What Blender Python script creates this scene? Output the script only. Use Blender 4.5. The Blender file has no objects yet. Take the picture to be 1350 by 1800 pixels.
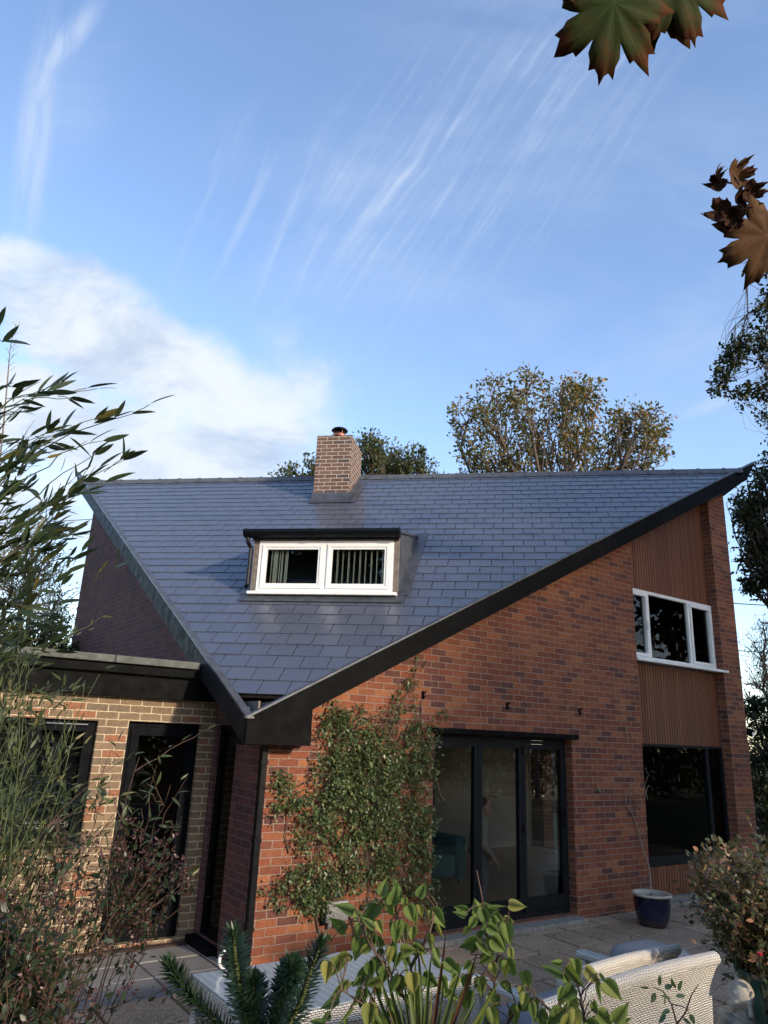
import bpy, bmesh, math, random
import numpy as np
from mathutils import Matrix, Vector
random.seed(7); rng=np.random.default_rng(7)
S=bpy.context.scene; COL=S.collection
R=math.radians; PI=math.pi
# ---------------------------------------------------------------- camera
CAM=Vector((-3.3195,-6.7906,2.0244)); FPX=1268.8
ROWS=[(0.81525693,-0.57755146,0.04231358),(0.20319346,0.21686906,-0.95481948),(0.54228088,0.78702104,0.29415868)]
r_,d_,f_=[Vector(a) for a in ROWS]
cd=bpy.data.cameras.new('camera'); cam=bpy.data.objects.new('camera',cd); COL.objects.link(cam)
cam.matrix_world=Matrix(((r_[0],-d_[0],-f_[0],CAM[0]),(r_[1],-d_[1],-f_[1],CAM[1]),(r_[2],-d_[2],-f_[2],CAM[2]),(0,0,0,1)))
cd.sensor_fit='AUTO'; cd.sensor_width=36; cd.lens=36*FPX/1800; cd.clip_start=.05; cd.clip_end=2000
S.camera=cam
def at(u,v,d):                       # point seen at photo pixel (u,v) at depth d metres
    return CAM+(r_*((u-675)/FPX)+d_*((v-900)/FPX)+f_)*d
# ---------------------------------------------------------------- light
SUN=Vector((.20,-1,.32)).normalized()    # direction towards the sun
EL=math.asin(SUN.z); AZ=math.atan2(SUN.x,SUN.y)
sd=bpy.data.lights.new('sun','SUN'); so=bpy.data.objects.new('sun',sd); COL.objects.link(so)
sd.energy=2.3; sd.angle=R(3); sd.color=(1,.84,.66)
so.rotation_euler=SUN.to_track_quat('Z','Y').to_euler(); so.location=(0,-20,20)
W=bpy.data.worlds.new('World'); S.world=W; W.use_nodes=True
S.view_settings.view_transform='Standard'; S.view_settings.look='None'; S.view_settings.exposure=1.2; S.view_settings.gamma=1
SKY_STRENGTH=.15
def build_world():
    nt=W.node_tree; N=nt.nodes; L=nt.links; N.clear()
    out=N.new('ShaderNodeOutputWorld'); bg=N.new('ShaderNodeBackground'); bg.inputs[1].default_value=SKY_STRENGTH
    sky=N.new('ShaderNodeTexSky'); sky.sky_type='NISHITA'; sky.sun_disc=False; sky.sun_elevation=EL; sky.sun_rotation=AZ
    sky.air_density=1.0; sky.dust_density=.6; sky.ozone_density=2.2
    tc=N.new('ShaderNodeTexCoord')
    def vm(op,a,b=None):
        n=N.new('ShaderNodeVectorMath'); n.operation=op
        L.new(a,n.inputs[0]) if hasattr(a,'links') else setattr(n.inputs[0],'default_value',a)
        if b is not None: L.new(b,n.inputs[1]) if hasattr(b,'links') else setattr(n.inputs[1],'default_value',b)
        return n.outputs['Value'] if op=='DOT_PRODUCT' else n.outputs[0]
    def m(op,a,b=0,c=None,clamp=False):
        n=N.new('ShaderNodeMath'); n.operation=op; n.use_clamp=clamp
        for i,x in enumerate((a,b,c)):
            if x is None: continue
            L.new(x,n.inputs[i]) if hasattr(x,'links') else setattr(n.inputs[i],'default_value',x)
        return n.outputs[0]
    G=tc.outputs['Generated']
    # a fixed tangent plane on the sky dome above the house: X to the north-east end of the ridge, Y up
    zz=m('MAXIMUM',vm('DOT_PRODUCT',G,tuple(f_)),.05)
    U=m('DIVIDE',vm('DOT_PRODUCT',G,tuple(r_)),zz); V=m('DIVIDE',vm('DOT_PRODUCT',G,tuple(-d_)),zz)
    front=m('GREATER_THAN',vm('DOT_PRODUCT',G,tuple(f_)),.06)
    cb=N.new('ShaderNodeCombineXYZ'); L.new(U,cb.inputs[0]); L.new(V,cb.inputs[1]); UV=cb.outputs[0]
    def noise(vec,scale,detail=5,rough=.55,dist=0):
        n=N.new('ShaderNodeTexNoise'); L.new(vec,n.inputs['Vector']); n.inputs['Scale'].default_value=scale
        n.inputs['Detail'].default_value=detail; n.inputs['Roughness'].default_value=rough; n.inputs['Distortion'].default_value=dist
        return n.outputs[0]
    def mapv(loc,rot,sc):
        n=N.new('ShaderNodeMapping'); L.new(UV,n.inputs[0]); n.inputs['Location'].default_value=loc; n.inputs['Rotation'].default_value=rot; n.inputs['Scale'].default_value=sc
        return n.outputs[0]
    def sm(x,a,b):
        n=N.new('ShaderNodeMapRange'); n.interpolation_type='SMOOTHSTEP'; L.new(x,n.inputs[0]); n.inputs[1].default_value=a; n.inputs[2].default_value=b
        return n.outputs[0]
    def ell(cx,cy,ax,ay,ang=0,soft=.5):           # soft elliptic patch, in tangent units
        c,s=math.cos(ang),math.sin(ang)
        x=m('SUBTRACT',U,cx); y=m('SUBTRACT',V,cy)
        p=m('ADD',m('MULTIPLY',x,c/ax),m('MULTIPLY',y,s/ax)); q=m('ADD',m('MULTIPLY',x,-s/ay),m('MULTIPLY',y,c/ay))
        d=m('SQRT',m('ADD',m('MULTIPLY',p,p),m('MULTIPLY',q,q)))
        return m('SUBTRACT',1,sm(d,1-soft,1+soft))
    def px(u,v): return ((u-675)/FPX,(900-v)/FPX)
    def mx(*a):
        r=a[0]
        for b in a[1:]: r=m('MAXIMUM',r,b)
        return r
    # cumulus bank
    c1=px(190,600); c2=px(430,700); c3=px(60,760); c4=px(260,830); c5=px(40,480); c6=px(20,980)
    n2=noise(mapv((3,1,0),(0,0,.5),(1,1.8,1)),2.6,5,.5,.3)
    w1=noise(UV,7,6,.6,.3); w2=noise(mapv((2,7,0),(0,0,0),(1,1,1)),16,6,.6,.2)
    bank=mx(ell(*px(110,540),.115,.085,-.3,.40),ell(*px(230,610),.15,.085,-.5,.45),ell(*px(370,680),.12,.085,-.5,.6),ell(*px(70,720),.15,.060,-.25,.35),ell(*px(190,770),.16,.070,-.2,.45),ell(*px(250,830),.11,.040,0,.5),ell(*px(400,790),.09,.05,-.2,.7),ell(*px(500,690),.11,.10,-.6,.95),ell(*px(30,470),.09,.05,-.4,.7),ell(*px(20,960),.18,.13,0,.5))
    bank=sm(m('ADD',m('MULTIPLY',bank,.86),m('ADD',m('MULTIPLY',m('SUBTRACT',n2,.5),1.1),m('ADD',m('MULTIPLY',m('SUBTRACT',w1,.5),1.15),m('MULTIPLY',m('SUBTRACT',w2,.5),.55)))),.24,.98)
    # high cirrus streaks, combed towards the upper right
    ang=R(-62)
    warp=noise(UV,3,3,.5)
    def streak(rot,sc,seed,lo,hi):
        v=mapv((seed,seed*2,0),(0,0,rot),(1,1,1))
        sepn=N.new('ShaderNodeSeparateXYZ'); L.new(v,sepn.inputs[0])
        cc=N.new('ShaderNodeCombineXYZ')
        L.new(m('ADD',m('MULTIPLY',sepn.outputs[0],sc[0]),m('MULTIPLY',warp,.3)),cc.inputs[0]); L.new(m('ADD',m('MULTIPLY',sepn.outputs[1],sc[1]),m('MULTIPLY',warp,2.0)),cc.inputs[1])
        return sm(noise(cc.outputs[0],1,5,.62),lo,hi)
    sA=streak(R(-56),(2.2,30),1.3,.47,.80); sB=streak(R(-66),(1.8,24),4.1,.50,.80); sC=streak(R(-56),(5,70),2.7,.45,.8)
    rA=mx(ell(*px(740,320),.24,.12,R(52),.7),ell(*px(900,230),.22,.12,R(40),.8)); rB=ell(*px(420,420),.16,.10,R(55),.6); rC=mx(ell(*px(62,230),.12,.018,R(84),.95),ell(*px(110,80),.055,.014,R(50),.95))
    brk=sm(noise(mapv((1,9,0),(0,0,R(-50)),(2.2,6,1)),2.6,6,.65,.5),.30,.62)
    soft=sm(noise(mapv((8,2,0),(0,0,R(-45)),(1.2,3,1)),2.2,5,.6,.4),.35,.85)
    cir=m('ADD',m('MULTIPLY',m('MULTIPLY',m('MULTIPLY',rA,m('ADD',m('MULTIPLY',brk,.5),.5)),m('ADD',m('MULTIPLY',sA,.75),m('ADD',m('MULTIPLY',sC,.9),.14))),.50),m('MULTIPLY',m('MULTIPLY',rB,sB),.75))
    cir=m('ADD',cir,m('MULTIPLY',m('MULTIPLY',rC,streak(R(-80),(2.5,16),6.6,.36,.62)),.95))
    # the single long plume at the far left and a small wisp to the right
    cir=m('ADD',cir,m('MULTIPLY',m('MULTIPLY',ell(*px(430,385),.07,.006,R(64),.9),1),.35))
    cir=m('ADD',cir,m('MULTIPLY',m('MULTIPLY',ell(*px(1250,712),.035,.008,R(20),.9),1),.45))
    cir=m('ADD',cir,m('MULTIPLY',m('MULTIPLY',ell(*px(690,340),.14,.008,R(53),.9),sA),.5))
    cir=m('ADD',cir,m('MULTIPLY',m('MULTIPLY',soft,mx(ell(*px(120,180),.10,.05,R(60),.9),ell(*px(900,320),.42,.25,R(40),.8),ell(*px(1250,500),.2,.3,0,.8),ell(*px(900,600),.3,.12,0,.8),ell(*px(600,430),.28,.16,R(50),.8))),.42),clamp=True)
    # broken cloud over the rest of the dome (the part behind the house front)
    gen=sm(noise(G,2.2,6,.55,.3),.50,.72)
    back=m('MULTIPLY',m('SUBTRACT',1,front),m('MULTIPLY',gen,.6))
    tint=N.new('ShaderNodeMixRGB'); tint.blend_type='MULTIPLY'; tint.inputs[0].default_value=1; L.new(sky.outputs[0],tint.inputs[1]); tint.inputs[2].default_value=SKYTINT
    m1=N.new('ShaderNodeMixRGB'); L.new(m('MULTIPLY',m('MULTIPLY',cir,front),.9),m1.inputs[0]); L.new(tint.outputs[0],m1.inputs[1]); m1.inputs[2].default_value=CIRRUS
    m2=N.new('ShaderNodeMixRGB'); L.new(m('MULTIPLY',m('MULTIPLY',bank,front),.93),m2.inputs[0]); L.new(m1.outputs[0],m2.inputs[1])
    sh=N.new('ShaderNodeMixRGB'); L.new(sm(noise(mapv((5,5,0),(0,0,.5),(1,1.8,1)),5.5,7,.6,.3),.30,.62),sh.inputs[0]); sh.inputs[1].default_value=CLOUD_D; sh.inputs[2].default_value=CLOUD_L
    L.new(sh.outputs[0],m2.inputs[2])
    m3=N.new('ShaderNodeMixRGB'); L.new(back,m3.inputs[0]); L.new(m2.outputs[0],m3.inputs[1]); m3.inputs[2].default_value=CLOUD_D
    L.new(m3.outputs[0],bg.inputs[0]); L.new(bg.outputs[0],out.inputs[0])
k_=1/SKY_STRENGTH
SKYTINT=(1.12,1.06,1.09,1)
CIRRUS=(.27*k_,.33*k_,.43*k_,1); CLOUD_L=(.40*k_,.425*k_,.45*k_,1); CLOUD_D=(.24*k_,.29*k_,.37*k_,1)
build_world()
# ---------------------------------------------------------------- materials
MATS={}
class NT:
    def __init__(s,name):
        s.m=bpy.data.materials.new(name); s.m.use_nodes=True; s.t=s.m.node_tree; s.N=s.t.nodes; s.L=s.t.links
        s.b=s.N['Principled BSDF']; s.out=s.N['Material Output']; MATS[name]=s.m
    def set(s,sock,v):
        if hasattr(v,'links'): s.L.new(v,sock)
        else:
            try: sock.default_value=v
            except Exception: sock.default_value=(*v,1)
    def node(s,t,props={},**ins):
        n=s.N.new(t)
        for k,v in props.items(): setattr(n,k,v)
        for k,v in ins.items(): s.set(n.inputs[k.replace('_',' ')],v)
        return n
    def math(s,op,a,b=0,clamp=False):
        n=s.N.new('ShaderNodeMath'); n.operation=op; n.use_clamp=clamp; s.set(n.inputs[0],a); s.set(n.inputs[1],b); return n.outputs[0]
    def noise(s,scale,detail=4,rough=.5,vec=None,dist=0):
        n=s.node('ShaderNodeTexNoise',Scale=scale,Detail=detail,Roughness=rough,Distortion=dist)
        s.L.new(vec if vec is not None else s.coord(),n.inputs['Vector']); return n.outputs[0]
    def coord(s,k='Object'):
        return s.node('ShaderNodeTexCoord').outputs[k]
    def ramp(s,fac,stops,interp='LINEAR'):
        n=s.N.new('ShaderNodeValToRGB'); n.color_ramp.interpolation=interp; e=n.color_ramp.elements
        while len(e)<len(stops): e.new(.5)
        for i,(p,c) in enumerate(stops): e[i].position=p; e[i].color=(*c,1)
        s.L.new(fac,n.inputs[0]); return n.outputs[0]
    def mix(s,f,a,b,mode='MIX'):
        n=s.N.new('ShaderNodeMixRGB'); n.blend_type=mode; s.set(n.inputs[0],f); s.set(n.inputs[1],a); s.set(n.inputs[2],b); return n.outputs[0]
    def maprange(s,x,a,b,c=0,d=1):
        n=s.node('ShaderNodeMapRange'); s.L.new(x,n.inputs[0])
        for i,v in enumerate((a,b,c,d)): n.inputs[i+1].default_value=v
        return n.outputs[0]
    def bump(s,h,strength=.5,dist=.01,prev=None):
        n=s.node('ShaderNodeBump',Strength=strength,Distance=dist); s.L.new(h,n.inputs['Height'])
        if prev is not None: s.L.new(prev,n.inputs['Normal'])
        s.L.new(n.outputs[0],s.b.inputs['Normal']); return n.outputs[0]
    def col(s,v): s.set(s.b.inputs['Base Color'],v)
    def rough(s,v): s.set(s.b.inputs['Roughness'],v)
def plain(name,c,rough=.6,var=.15,scale=12,bump=.0,metal=0,spec=None):
    n=NT(name); nz=n.noise(scale,6,.6)
    n.col(n.mix(n.maprange(nz,.3,.7),tuple(x*(1-var) for x in c),tuple(min(1,x*(1+var)) for x in c)))
    n.rough(n.maprange(n.noise(scale*1.7,4),.3,.7,rough*.85,min(1,rough*1.15)))
    n.b.inputs['Metallic'].default_value=metal
    if spec is not None: n.b.inputs['Specular IOR Level'].default_value=spec
    if bump: n.bump(n.noise(scale*6,5,.6),bump,.004)
    return n.m
def brick(name,tones,mortar,w=.225,h=.075,mort=.012,seed=0,dirt=.35):
    if name=='red_brick': tones=[(a*.98,b*.96,c*.90) for a,b,c in tones]
    n=NT(name); uv=n.coord('UV')
    wob=n.node('ShaderNodeTexNoise',Scale=14,Detail=5); n.L.new(uv,wob.inputs['Vector'])
    sub=n.node('ShaderNodeVectorMath',{'operation':'SUBTRACT'}); n.L.new(wob.outputs[1],sub.inputs[0]); sub.inputs[1].default_value=(.5,.5,.5)
    sc=n.node('ShaderNodeVectorMath',{'operation':'SCALE'}); n.L.new(sub.outputs[0],sc.inputs[0]); sc.inputs['Scale'].default_value=.013
    ad=n.node('ShaderNodeVectorMath',{'operation':'ADD'}); n.L.new(uv,ad.inputs[0]); n.L.new(sc.outputs[0],ad.inputs[1])
    def bt(ms):
        b=n.node('ShaderNodeTexBrick',{'offset':.5,'squash':1.0},Color1=(0,0,0,1),Color2=(1,1,1,1),Mortar=(0,0,0,1),Scale=1.0)
        b.inputs['Mortar Size'].default_value=ms; b.inputs['Mortar Smooth'].default_value=.25; b.inputs['Bias'].default_value=0
        b.inputs['Brick Width'].default_value=w; b.inputs['Row Height'].default_value=h; n.L.new(ad.outputs[0],b.inputs['Vector']); return b
    b=bt(mort/2); 
    rnd=b.outputs[0]
    k=len(tones)
    c=n.ramp(rnd,[((i+.0)/k,t) for i,t in enumerate(tones)],'CONSTANT')
    fine=n.noise(55,6,.65,uv); c=n.mix(.75,c,n.ramp(fine,[(.25,(.30,.30,.30)),(.55,(.62,.58,.56)),(.8,(.95,.85,.75))]),'OVERLAY')
    mid=n.noise(16,4,.6,uv); c=n.mix(n.maprange(mid,.35,.7,0,.6),c,n.mix(1,c,(.62,.66,.72,1),'MULTIPLY')); big=n.noise(1.1,5,.6,uv); c=n.mix(n.maprange(big,.35,.75,0,dirt),c,n.mix(1,c,(.55,.50,.48,1),'MULTIPLY'))
    sc2=n.noise(140,3,.7,uv); c=n.mix(n.maprange(sc2,.66,.74),c,n.mix(.5,c,(.55,.45,.38,1)))
    mc=n.mix(n.maprange(n.noise(30,5,.6,uv),.3,.7),tuple(x*.7 for x in mortar)+(1,),tuple(x*1.15 for x in mortar)+(1,))
    stn=n.node('ShaderNodeMapping'); n.L.new(uv,stn.inputs[0]); stn.inputs['Scale'].default_value=(2.2,.45,1)
    c=n.mix(n.maprange(n.noise(1.3,7,.7,stn.outputs[0]),.50,.72,0,.45),c,n.mix(1,c,(.50,.48,.46,1),'MULTIPLY')); c=n.mix(n.maprange(n.noise(2.6,6,.7,uv),.62,.74,0,.30),c,(.36,.27,.21,1))
    n.col(n.mix(b.outputs[1],c,mc)); n.rough(.88); n.b.inputs['Specular IOR Level'].default_value=.25
    ht=n.math('ADD',n.math('MULTIPLY',n.math('SUBTRACT',1,b.outputs[1]),1),n.math('MULTIPLY',fine,.35))
    ht=n.math('ADD',ht,n.math('MULTIPLY',rnd,.25))
    n.bump(ht,.9,.009); return n.m
RED=[(.215,.072,.040),(.235,.086,.046),(.185,.064,.040),(.125,.053,.042),(.255,.100,.052),(.200,.073,.043),(.220,.080,.045),(.150,.058,.042),(.290,.118,.058),(.190,.067,.040),(.225,.086,.048),(.110,.050,.042),(.205,.077,.043),(.240,.090,.047),(.170,.064,.045),(.265,.100,.048)]
brick('red_brick',RED,(.29,.215,.165),mort=.0105)
brick('gable_shade_brick',[(.105,.045,.042),(.125,.052,.047),(.088,.040,.040),(.115,.048,.043),(.098,.044,.043),(.14,.058,.048),(.08,.040,.041)],(.15,.115,.105),mort=.010)  # gable brick with the wall's deep shade put into darker, purpler tones
brick('buff_brick',[(.19,.135,.085),(.215,.155,.096),(.175,.128,.082),(.235,.11,.063),(.20,.143,.09),(.185,.13,.082),(.17,.125,.08),(.155,.122,.082),(.21,.15,.095),(.25,.115,.065),(.17,.12,.077)],(.50,.40,.26),mort=.013,dirt=.25)
brick('chimney_brick',[(.125,.080,.062),(.145,.092,.070),(.110,.073,.060),(.085,.070,.064),(.135,.087,.068),(.155,.10,.075)],(.45,.37,.31),mort=.017)
def slate():
    n=NT('slate'); rnd=n.node('ShaderNodeNewGeometry').outputs['Random Per Island']
    c=n.ramp(rnd,[(0,(.066,.075,.100)),(.5,(.071,.080,.106)),(1,(.076,.085,.112))])
    c=n.mix(n.maprange(n.noise(2.2,5,.65),.55,.8,0,.35),c,(.085,.09,.10,1))
    st=n.node('ShaderNodeMapping'); n.L.new(n.coord(),st.inputs[0]); st.inputs['Scale'].default_value=(3,3,.5)
    c=n.mix(n.maprange(n.noise(2.4,6,.7,st.outputs[0]),.56,.72,0,.28),c,(.11,.115,.115,1)); c=n.mix(n.maprange(n.noise(60,3,.6),.70,.76,0,.5),c,(.12,.125,.10,1))
    n.col(c); n.rough(n.math('ADD',n.maprange(n.noise(9,5,.6),.3,.7,.25,.32),n.math('MULTIPLY',rnd,.03)))
    n.b.inputs['Specular IOR Level'].default_value=.75
    n.bump(n.noise(26,5,.6),.10,.004); return n.m
slate()
def leafmat(name,stops,rough=.5,trans=.35,spec=.4,vein=False):
    n=NT(name); g=n.node('ShaderNodeNewGeometry'); rnd=g.outputs['Random Per Island']
    c=n.ramp(rnd,stops); c=n.mix(n.maprange(n.noise(14,3),.35,.7,0,.45),c,n.mix(1,c,(.62,.62,.55,1),'MULTIPLY'))
    n.col(c); n.rough(rough); n.b.inputs['Specular IOR Level'].default_value=spec
    tr=n.node('ShaderNodeBsdfTranslucent'); n.L.new(n.mix(1,c,(1.25,1.15,.7,1),'MULTIPLY'),tr.inputs[0])
    mx=n.node('ShaderNodeMixShader'); mx.inputs[0].default_value=trans; n.L.new(n.b.outputs[0],mx.inputs[1]); n.L.new(tr.outputs[0],mx.inputs[2]); n.L.new(mx.outputs[0],n.out.inputs[0])
    return n.m
leafmat('bamboo_leaf',[(0,(.026,.044,.022)),(.5,(.042,.066,.032)),(.85,(.068,.098,.046)),(.97,(.16,.15,.04)),(1,(.26,.18,.05))],.4,.3)
leafmat('fine_leaf',[(0,(.045,.065,.030)),(.5,(.070,.098,.045)),(.9,(.115,.14,.065)),(1,(.22,.20,.08))],.45,.35)
leafmat('ivy_leaf',[(0,(.060,.095,.042)),(.5,(.105,.155,.062)),(.85,(.165,.21,.082)),(1,(.27,.26,.10))],.38,.25,.5)
leafmat('abelia_leaf',[(0,(.025,.045,.022)),(.6,(.040,.062,.028)),(.9,(.06,.055,.028)),(1,(.15,.05,.03))],.4,.25)
leafmat('bract',[(0,(.055,.026,.024)),(.5,(.085,.042,.038)),(.9,(.13,.070,.060)),(1,(.38,.28,.25))],.6,.3)
leafmat('azalea_leaf',[(0,(.055,.075,.032)),(.4,(.085,.10,.045)),(.7,(.17,.125,.065)),(.92,(.26,.15,.10)),(1,(.40,.20,.12))],.45,.25)
leafmat('lilac_leaf',[(0,(.08,.14,.040)),(.4,(.13,.20,.055)),(.8,(.21,.28,.08)),(1,(.36,.34,.10))],.55,.50,.22)
leafmat('palm_leaf',[(0,(.05,.09,.02)),(.6,(.10,.14,.03)),(1,(.17,.19,.05))],.4,.3)
leafmat('needle',[(0,(.018,.045,.020)),(.6,(.030,.068,.028)),(1,(.055,.095,.040))],.38,.1,.5)
leafmat('oak_leaf',[(0,(.085,.105,.045)),(.45,(.14,.145,.055)),(.7,(.20,.16,.06)),(.88,(.29,.17,.06)),(1,(.36,.20,.07))],.5,.35)
leafmat('holm_leaf',[(0,(.055,.075,.035)),(.5,(.085,.110,.050)),(.9,(.13,.14,.06)),(1,(.19,.17,.07))],.45,.3)
leafmat('dark_leaf',[(0,(.014,.026,.012)),(.5,(.024,.040,.016)),(.9,(.040,.055,.020)),(1,(.08,.065,.02))],.45,.3)
leafmat('hedge_leaf',[(0,(.022,.036,.014)),(.5,(.040,.060,.022)),(.9,(.07,.09,.03)),(1,(.11,.11,.035))],.45,.3)
leafmat('yellow_leaf',[(0,(.05,.07,.02)),(.5,(.10,.11,.03)),(1,(.20,.16,.05))],.5,.4)
def maplemat(name,a,b,c):
    n=NT(name); o=n.coord('UV'); nz=n.noise(3.2,5,.6,o)
    sep=n.node('ShaderNodeSeparateXYZ'); n.L.new(o,sep.inputs[0])
    d=n.node('ShaderNodeVectorMath',{'operation':'LENGTH'}); n.L.new(o,d.inputs[0])
    f=n.math('ADD',n.maprange(nz,.3,.7,-.45,.45),n.maprange(d.outputs['Value'],.15,.85))
    cc=n.ramp(f,[(.0,a),(.55,b),(1,c)])
    an=n.math('ARCTAN2',sep.outputs[0],sep.outputs[1])
    v=n.math('ABSOLUTE',n.math('SINE',n.math('MULTIPLY',an,4.4)))   # radiating main veins
    vv=n.math('MULTIPLY',n.math('LESS_THAN',n.math('MULTIPLY',v,d.outputs['Value']),.022),.45)
    w=n.node('ShaderNodeTexVoronoi',{'feature':'DISTANCE_TO_EDGE'},Scale=16); n.L.new(o,w.inputs['Vector'])
    cc=n.mix(n.maprange(w.outputs[0],0,.05,.35,0),cc,n.mix(1,cc,(.5,.45,.4,1),'MULTIPLY'))
    cc=n.mix(n.maprange(n.noise(26,5,.7,o),.56,.68,0,.6),cc,n.mix(1,cc,(.35,.28,.25,1),'MULTIPLY')); cc=n.mix(n.maprange(n.noise(7,6,.7,o),.58,.66,0,.7),cc,(.10,.045,.02,1)); cc=n.mix(vv,cc,n.mix(1,cc,(2.2,1.9,1.5,1),'MULTIPLY')); n.col(cc); n.rough(.75); n.b.inputs['Specular IOR Level'].default_value=.15; n.bump(w.outputs[0],.12,.002)
    tr=n.node('ShaderNodeBsdfTranslucent'); n.L.new(cc,tr.inputs[0]); mx=n.node('ShaderNodeMixShader'); mx.inputs[0].default_value=.5
    n.L.new(n.b.outputs[0],mx.inputs[1]); n.L.new(tr.outputs[0],mx.inputs[2]); n.L.new(mx.outputs[0],n.out.inputs[0])
maplemat('maple_green',(.045,.075,.022),(.065,.075,.024),(.15,.05,.022))
maplemat('maple_brown',(.16,.085,.045),(.20,.11,.055),(.11,.055,.03))
maplemat('maple_dark',(.07,.035,.022),(.09,.04,.025),(.05,.025,.018))
plain('bark',(.10,.075,.055),.9,.35,20,.6); plain('twig',(.07,.05,.035),.8,.3,40,.2); plain('pale_twig',(.22,.17,.12),.8,.25,40,.2)
plain('green_stem',(.07,.09,.03),.6,.25,30); plain('red_stem',(.07,.038,.022),.6,.3,30)
plain('black_fascia',(.0035,.0038,.0038),.65,.3,5,.12,spec=.06); plain('black_gloss',(.004,.005,.006),.35,.2,6,.03,spec=.2)
plain('grey_frame',(.009,.011,.013),.6,.15,8,.03,spec=.12); plain('black_frame',(.003,.0038,.005),.65,.2,8,.03,spec=.06)
plain('white_frame',(.74,.74,.71),.38,.06,5,.03); plain('lead',(.10,.105,.115),.42,.35,6,.25,.55); plain('coping_felt',(.085,.09,.08),.85,.35,14,.8)
plain('verge_metal',(.085,.09,.10),.45,.35,7,.15,.4); plain('ridge_tile',(.075,.08,.085),.55,.3,8,.3)
plain('insulation',(.42,.40,.34),.95,.35,25,1.0); plain('dark_void',(.012,.011,.010),.95,.2,6); plain('old_timber',(.15,.125,.105),.85,.35,18,.5)
plain('copper',(.26,.10,.07),.5,.3,10,.1,.6); plain('steel_box',(.26,.26,.25),.35,.15,10,.05,.3)
plain('concrete',(.20,.19,.16),.92,.35,18,.9); plain('white_ceramic',(.75,.74,.70),.25,.06,5)
plain('interior_wall',(.42,.38,.33),.9,.1,3); plain('teal_fabric',(.06,.15,.16),.9,.2,20,.4); plain('leather',(.16,.05,.025),.5,.25,10,.2)
plain('cream_blind',(.80,.74,.55),.8,.1,8); plain('sweater',(.26,.235,.20),.95,.15,30,.5); plain('trousers',(.10,.11,.13),.9,.2,20,.3); plain('skin',(.45,.26,.19),.5,.1,12); plain('hair',(.10,.06,.035),.7,.3,30,.4)
plain('terracotta_soil',(.05,.035,.025),.95,.4,30,.8); plain('tray_plastic',(.020,.022,.024),.5,.2,10); plain('green_glaze',(.035,.10,.075),.25,.3,6)
plain('pink_petal',(.70,.05,.10),.5,.2,20); plain('curtain',(.07,.08,.10),.9,.2,6,.2); plain('drain_metal',(.05,.03,.025),.7,.4,30,.3)
plain('cable',(.02,.02,.02),.6); plain('glass_table_edge',(.10,.16,.15),.2,.1,5)
plain('satin_fascia',(.012,.013,.013),.6,.4,4,.1,spec=.12)
def glaze():
    n=NT('blue_glaze'); z=n.node('ShaderNodeSeparateXYZ'); n.L.new(n.coord(),z.inputs[0])
    f=n.math('ADD',n.math('MULTIPLY',z.outputs[2],2.6),n.maprange(n.noise(7,5,.6),.3,.7,-.25,.25))
    n.col(n.ramp(f,[(.0,(.045,.035,.035)),(.30,(.018,.022,.045)),(.55,(.006,.009,.032)),(1,(.005,.007,.022))])); n.rough(.12); n.bump(n.noise(5,3),.15,.01)
glaze()
def glazerim():
    n=NT('cream_glaze'); n.col(n.ramp(n.noise(9,5),[(.3,(.34,.29,.22)),(.7,(.50,.45,.36))])); n.rough(.3)
glazerim()
def wood():
    n=NT('cladding'); g=n.node('ShaderNodeNewGeometry').outputs['Random Per Island']; mp=n.node('ShaderNodeMapping'); n.L.new(n.coord(),mp.inputs[0]); mp.inputs['Scale'].default_value=(30,30,1.2)
    c=n.ramp(n.math('ADD',n.math('MULTIPLY',g,.5),n.math('MULTIPLY',n.noise(1.6,6,.65,mp.outputs[0]),.5)),[(.2,(.115,.036,.014)),(.5,(.145,.048,.019)),(.8,(.180,.064,.027))])
    n.col(c); n.rough(.6); n.bump(n.noise(2,6,.6,mp.outputs[0]),.3,.003)
    n2=NT('floorboard'); mp=n2.node('ShaderNodeMapping'); n2.L.new(n2.coord(),mp.inputs[0]); mp.inputs['Scale'].default_value=(2,14,1)
    n2.col(n2.ramp(n2.noise(1.5,5,.6,mp.outputs[0]),[(.3,(.26,.15,.07)),(.7,(.42,.26,.13))])); n2.rough(.4)
wood()
def paving(name,a,b,speck,grit=True,rough=.9):
    n=NT(name); g=n.node('ShaderNodeNewGeometry').outputs['Random Per Island']; o=n.coord()
    c=n.mix(g,a+(1,),b+(1,)); c=n.mix(n.maprange(n.noise(2.2,6,.65,o),.4,.75,0,.75),c,n.mix(1,c,(.45,.43,.38,1),'MULTIPLY'))
    c=n.mix(n.maprange(n.noise(.9,4,.6,o),.5,.75,0,.5),c,(.055,.055,.035,1))
    if grit:
        v=n.node('ShaderNodeTexVoronoi',Scale=110); n.L.new(o,v.inputs['Vector']); s=n.node('ShaderNodeSeparateColor'); n.L.new(v.outputs['Color'],s.inputs[0])
        c=n.mix(n.maprange(s.outputs[0],.78,.84,0,.6),c,speck+(1,)); c=n.mix(n.maprange(s.outputs[1],.8,.85,0,.6),c,(.04,.035,.03,1)); n.bump(v.outputs['Distance'],.6,.006)
    else: n.bump(n.noise(7,6,.6,o),.3,.008)
    n.col(c); n.rough(rough)
paving('aggregate',(.30,.20,.125),(.42,.295,.185),(.58,.46,.31)); paving('slate_slab',(.17,.165,.16),(.215,.205,.195),(.3,.3,.3),False,.75)
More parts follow.
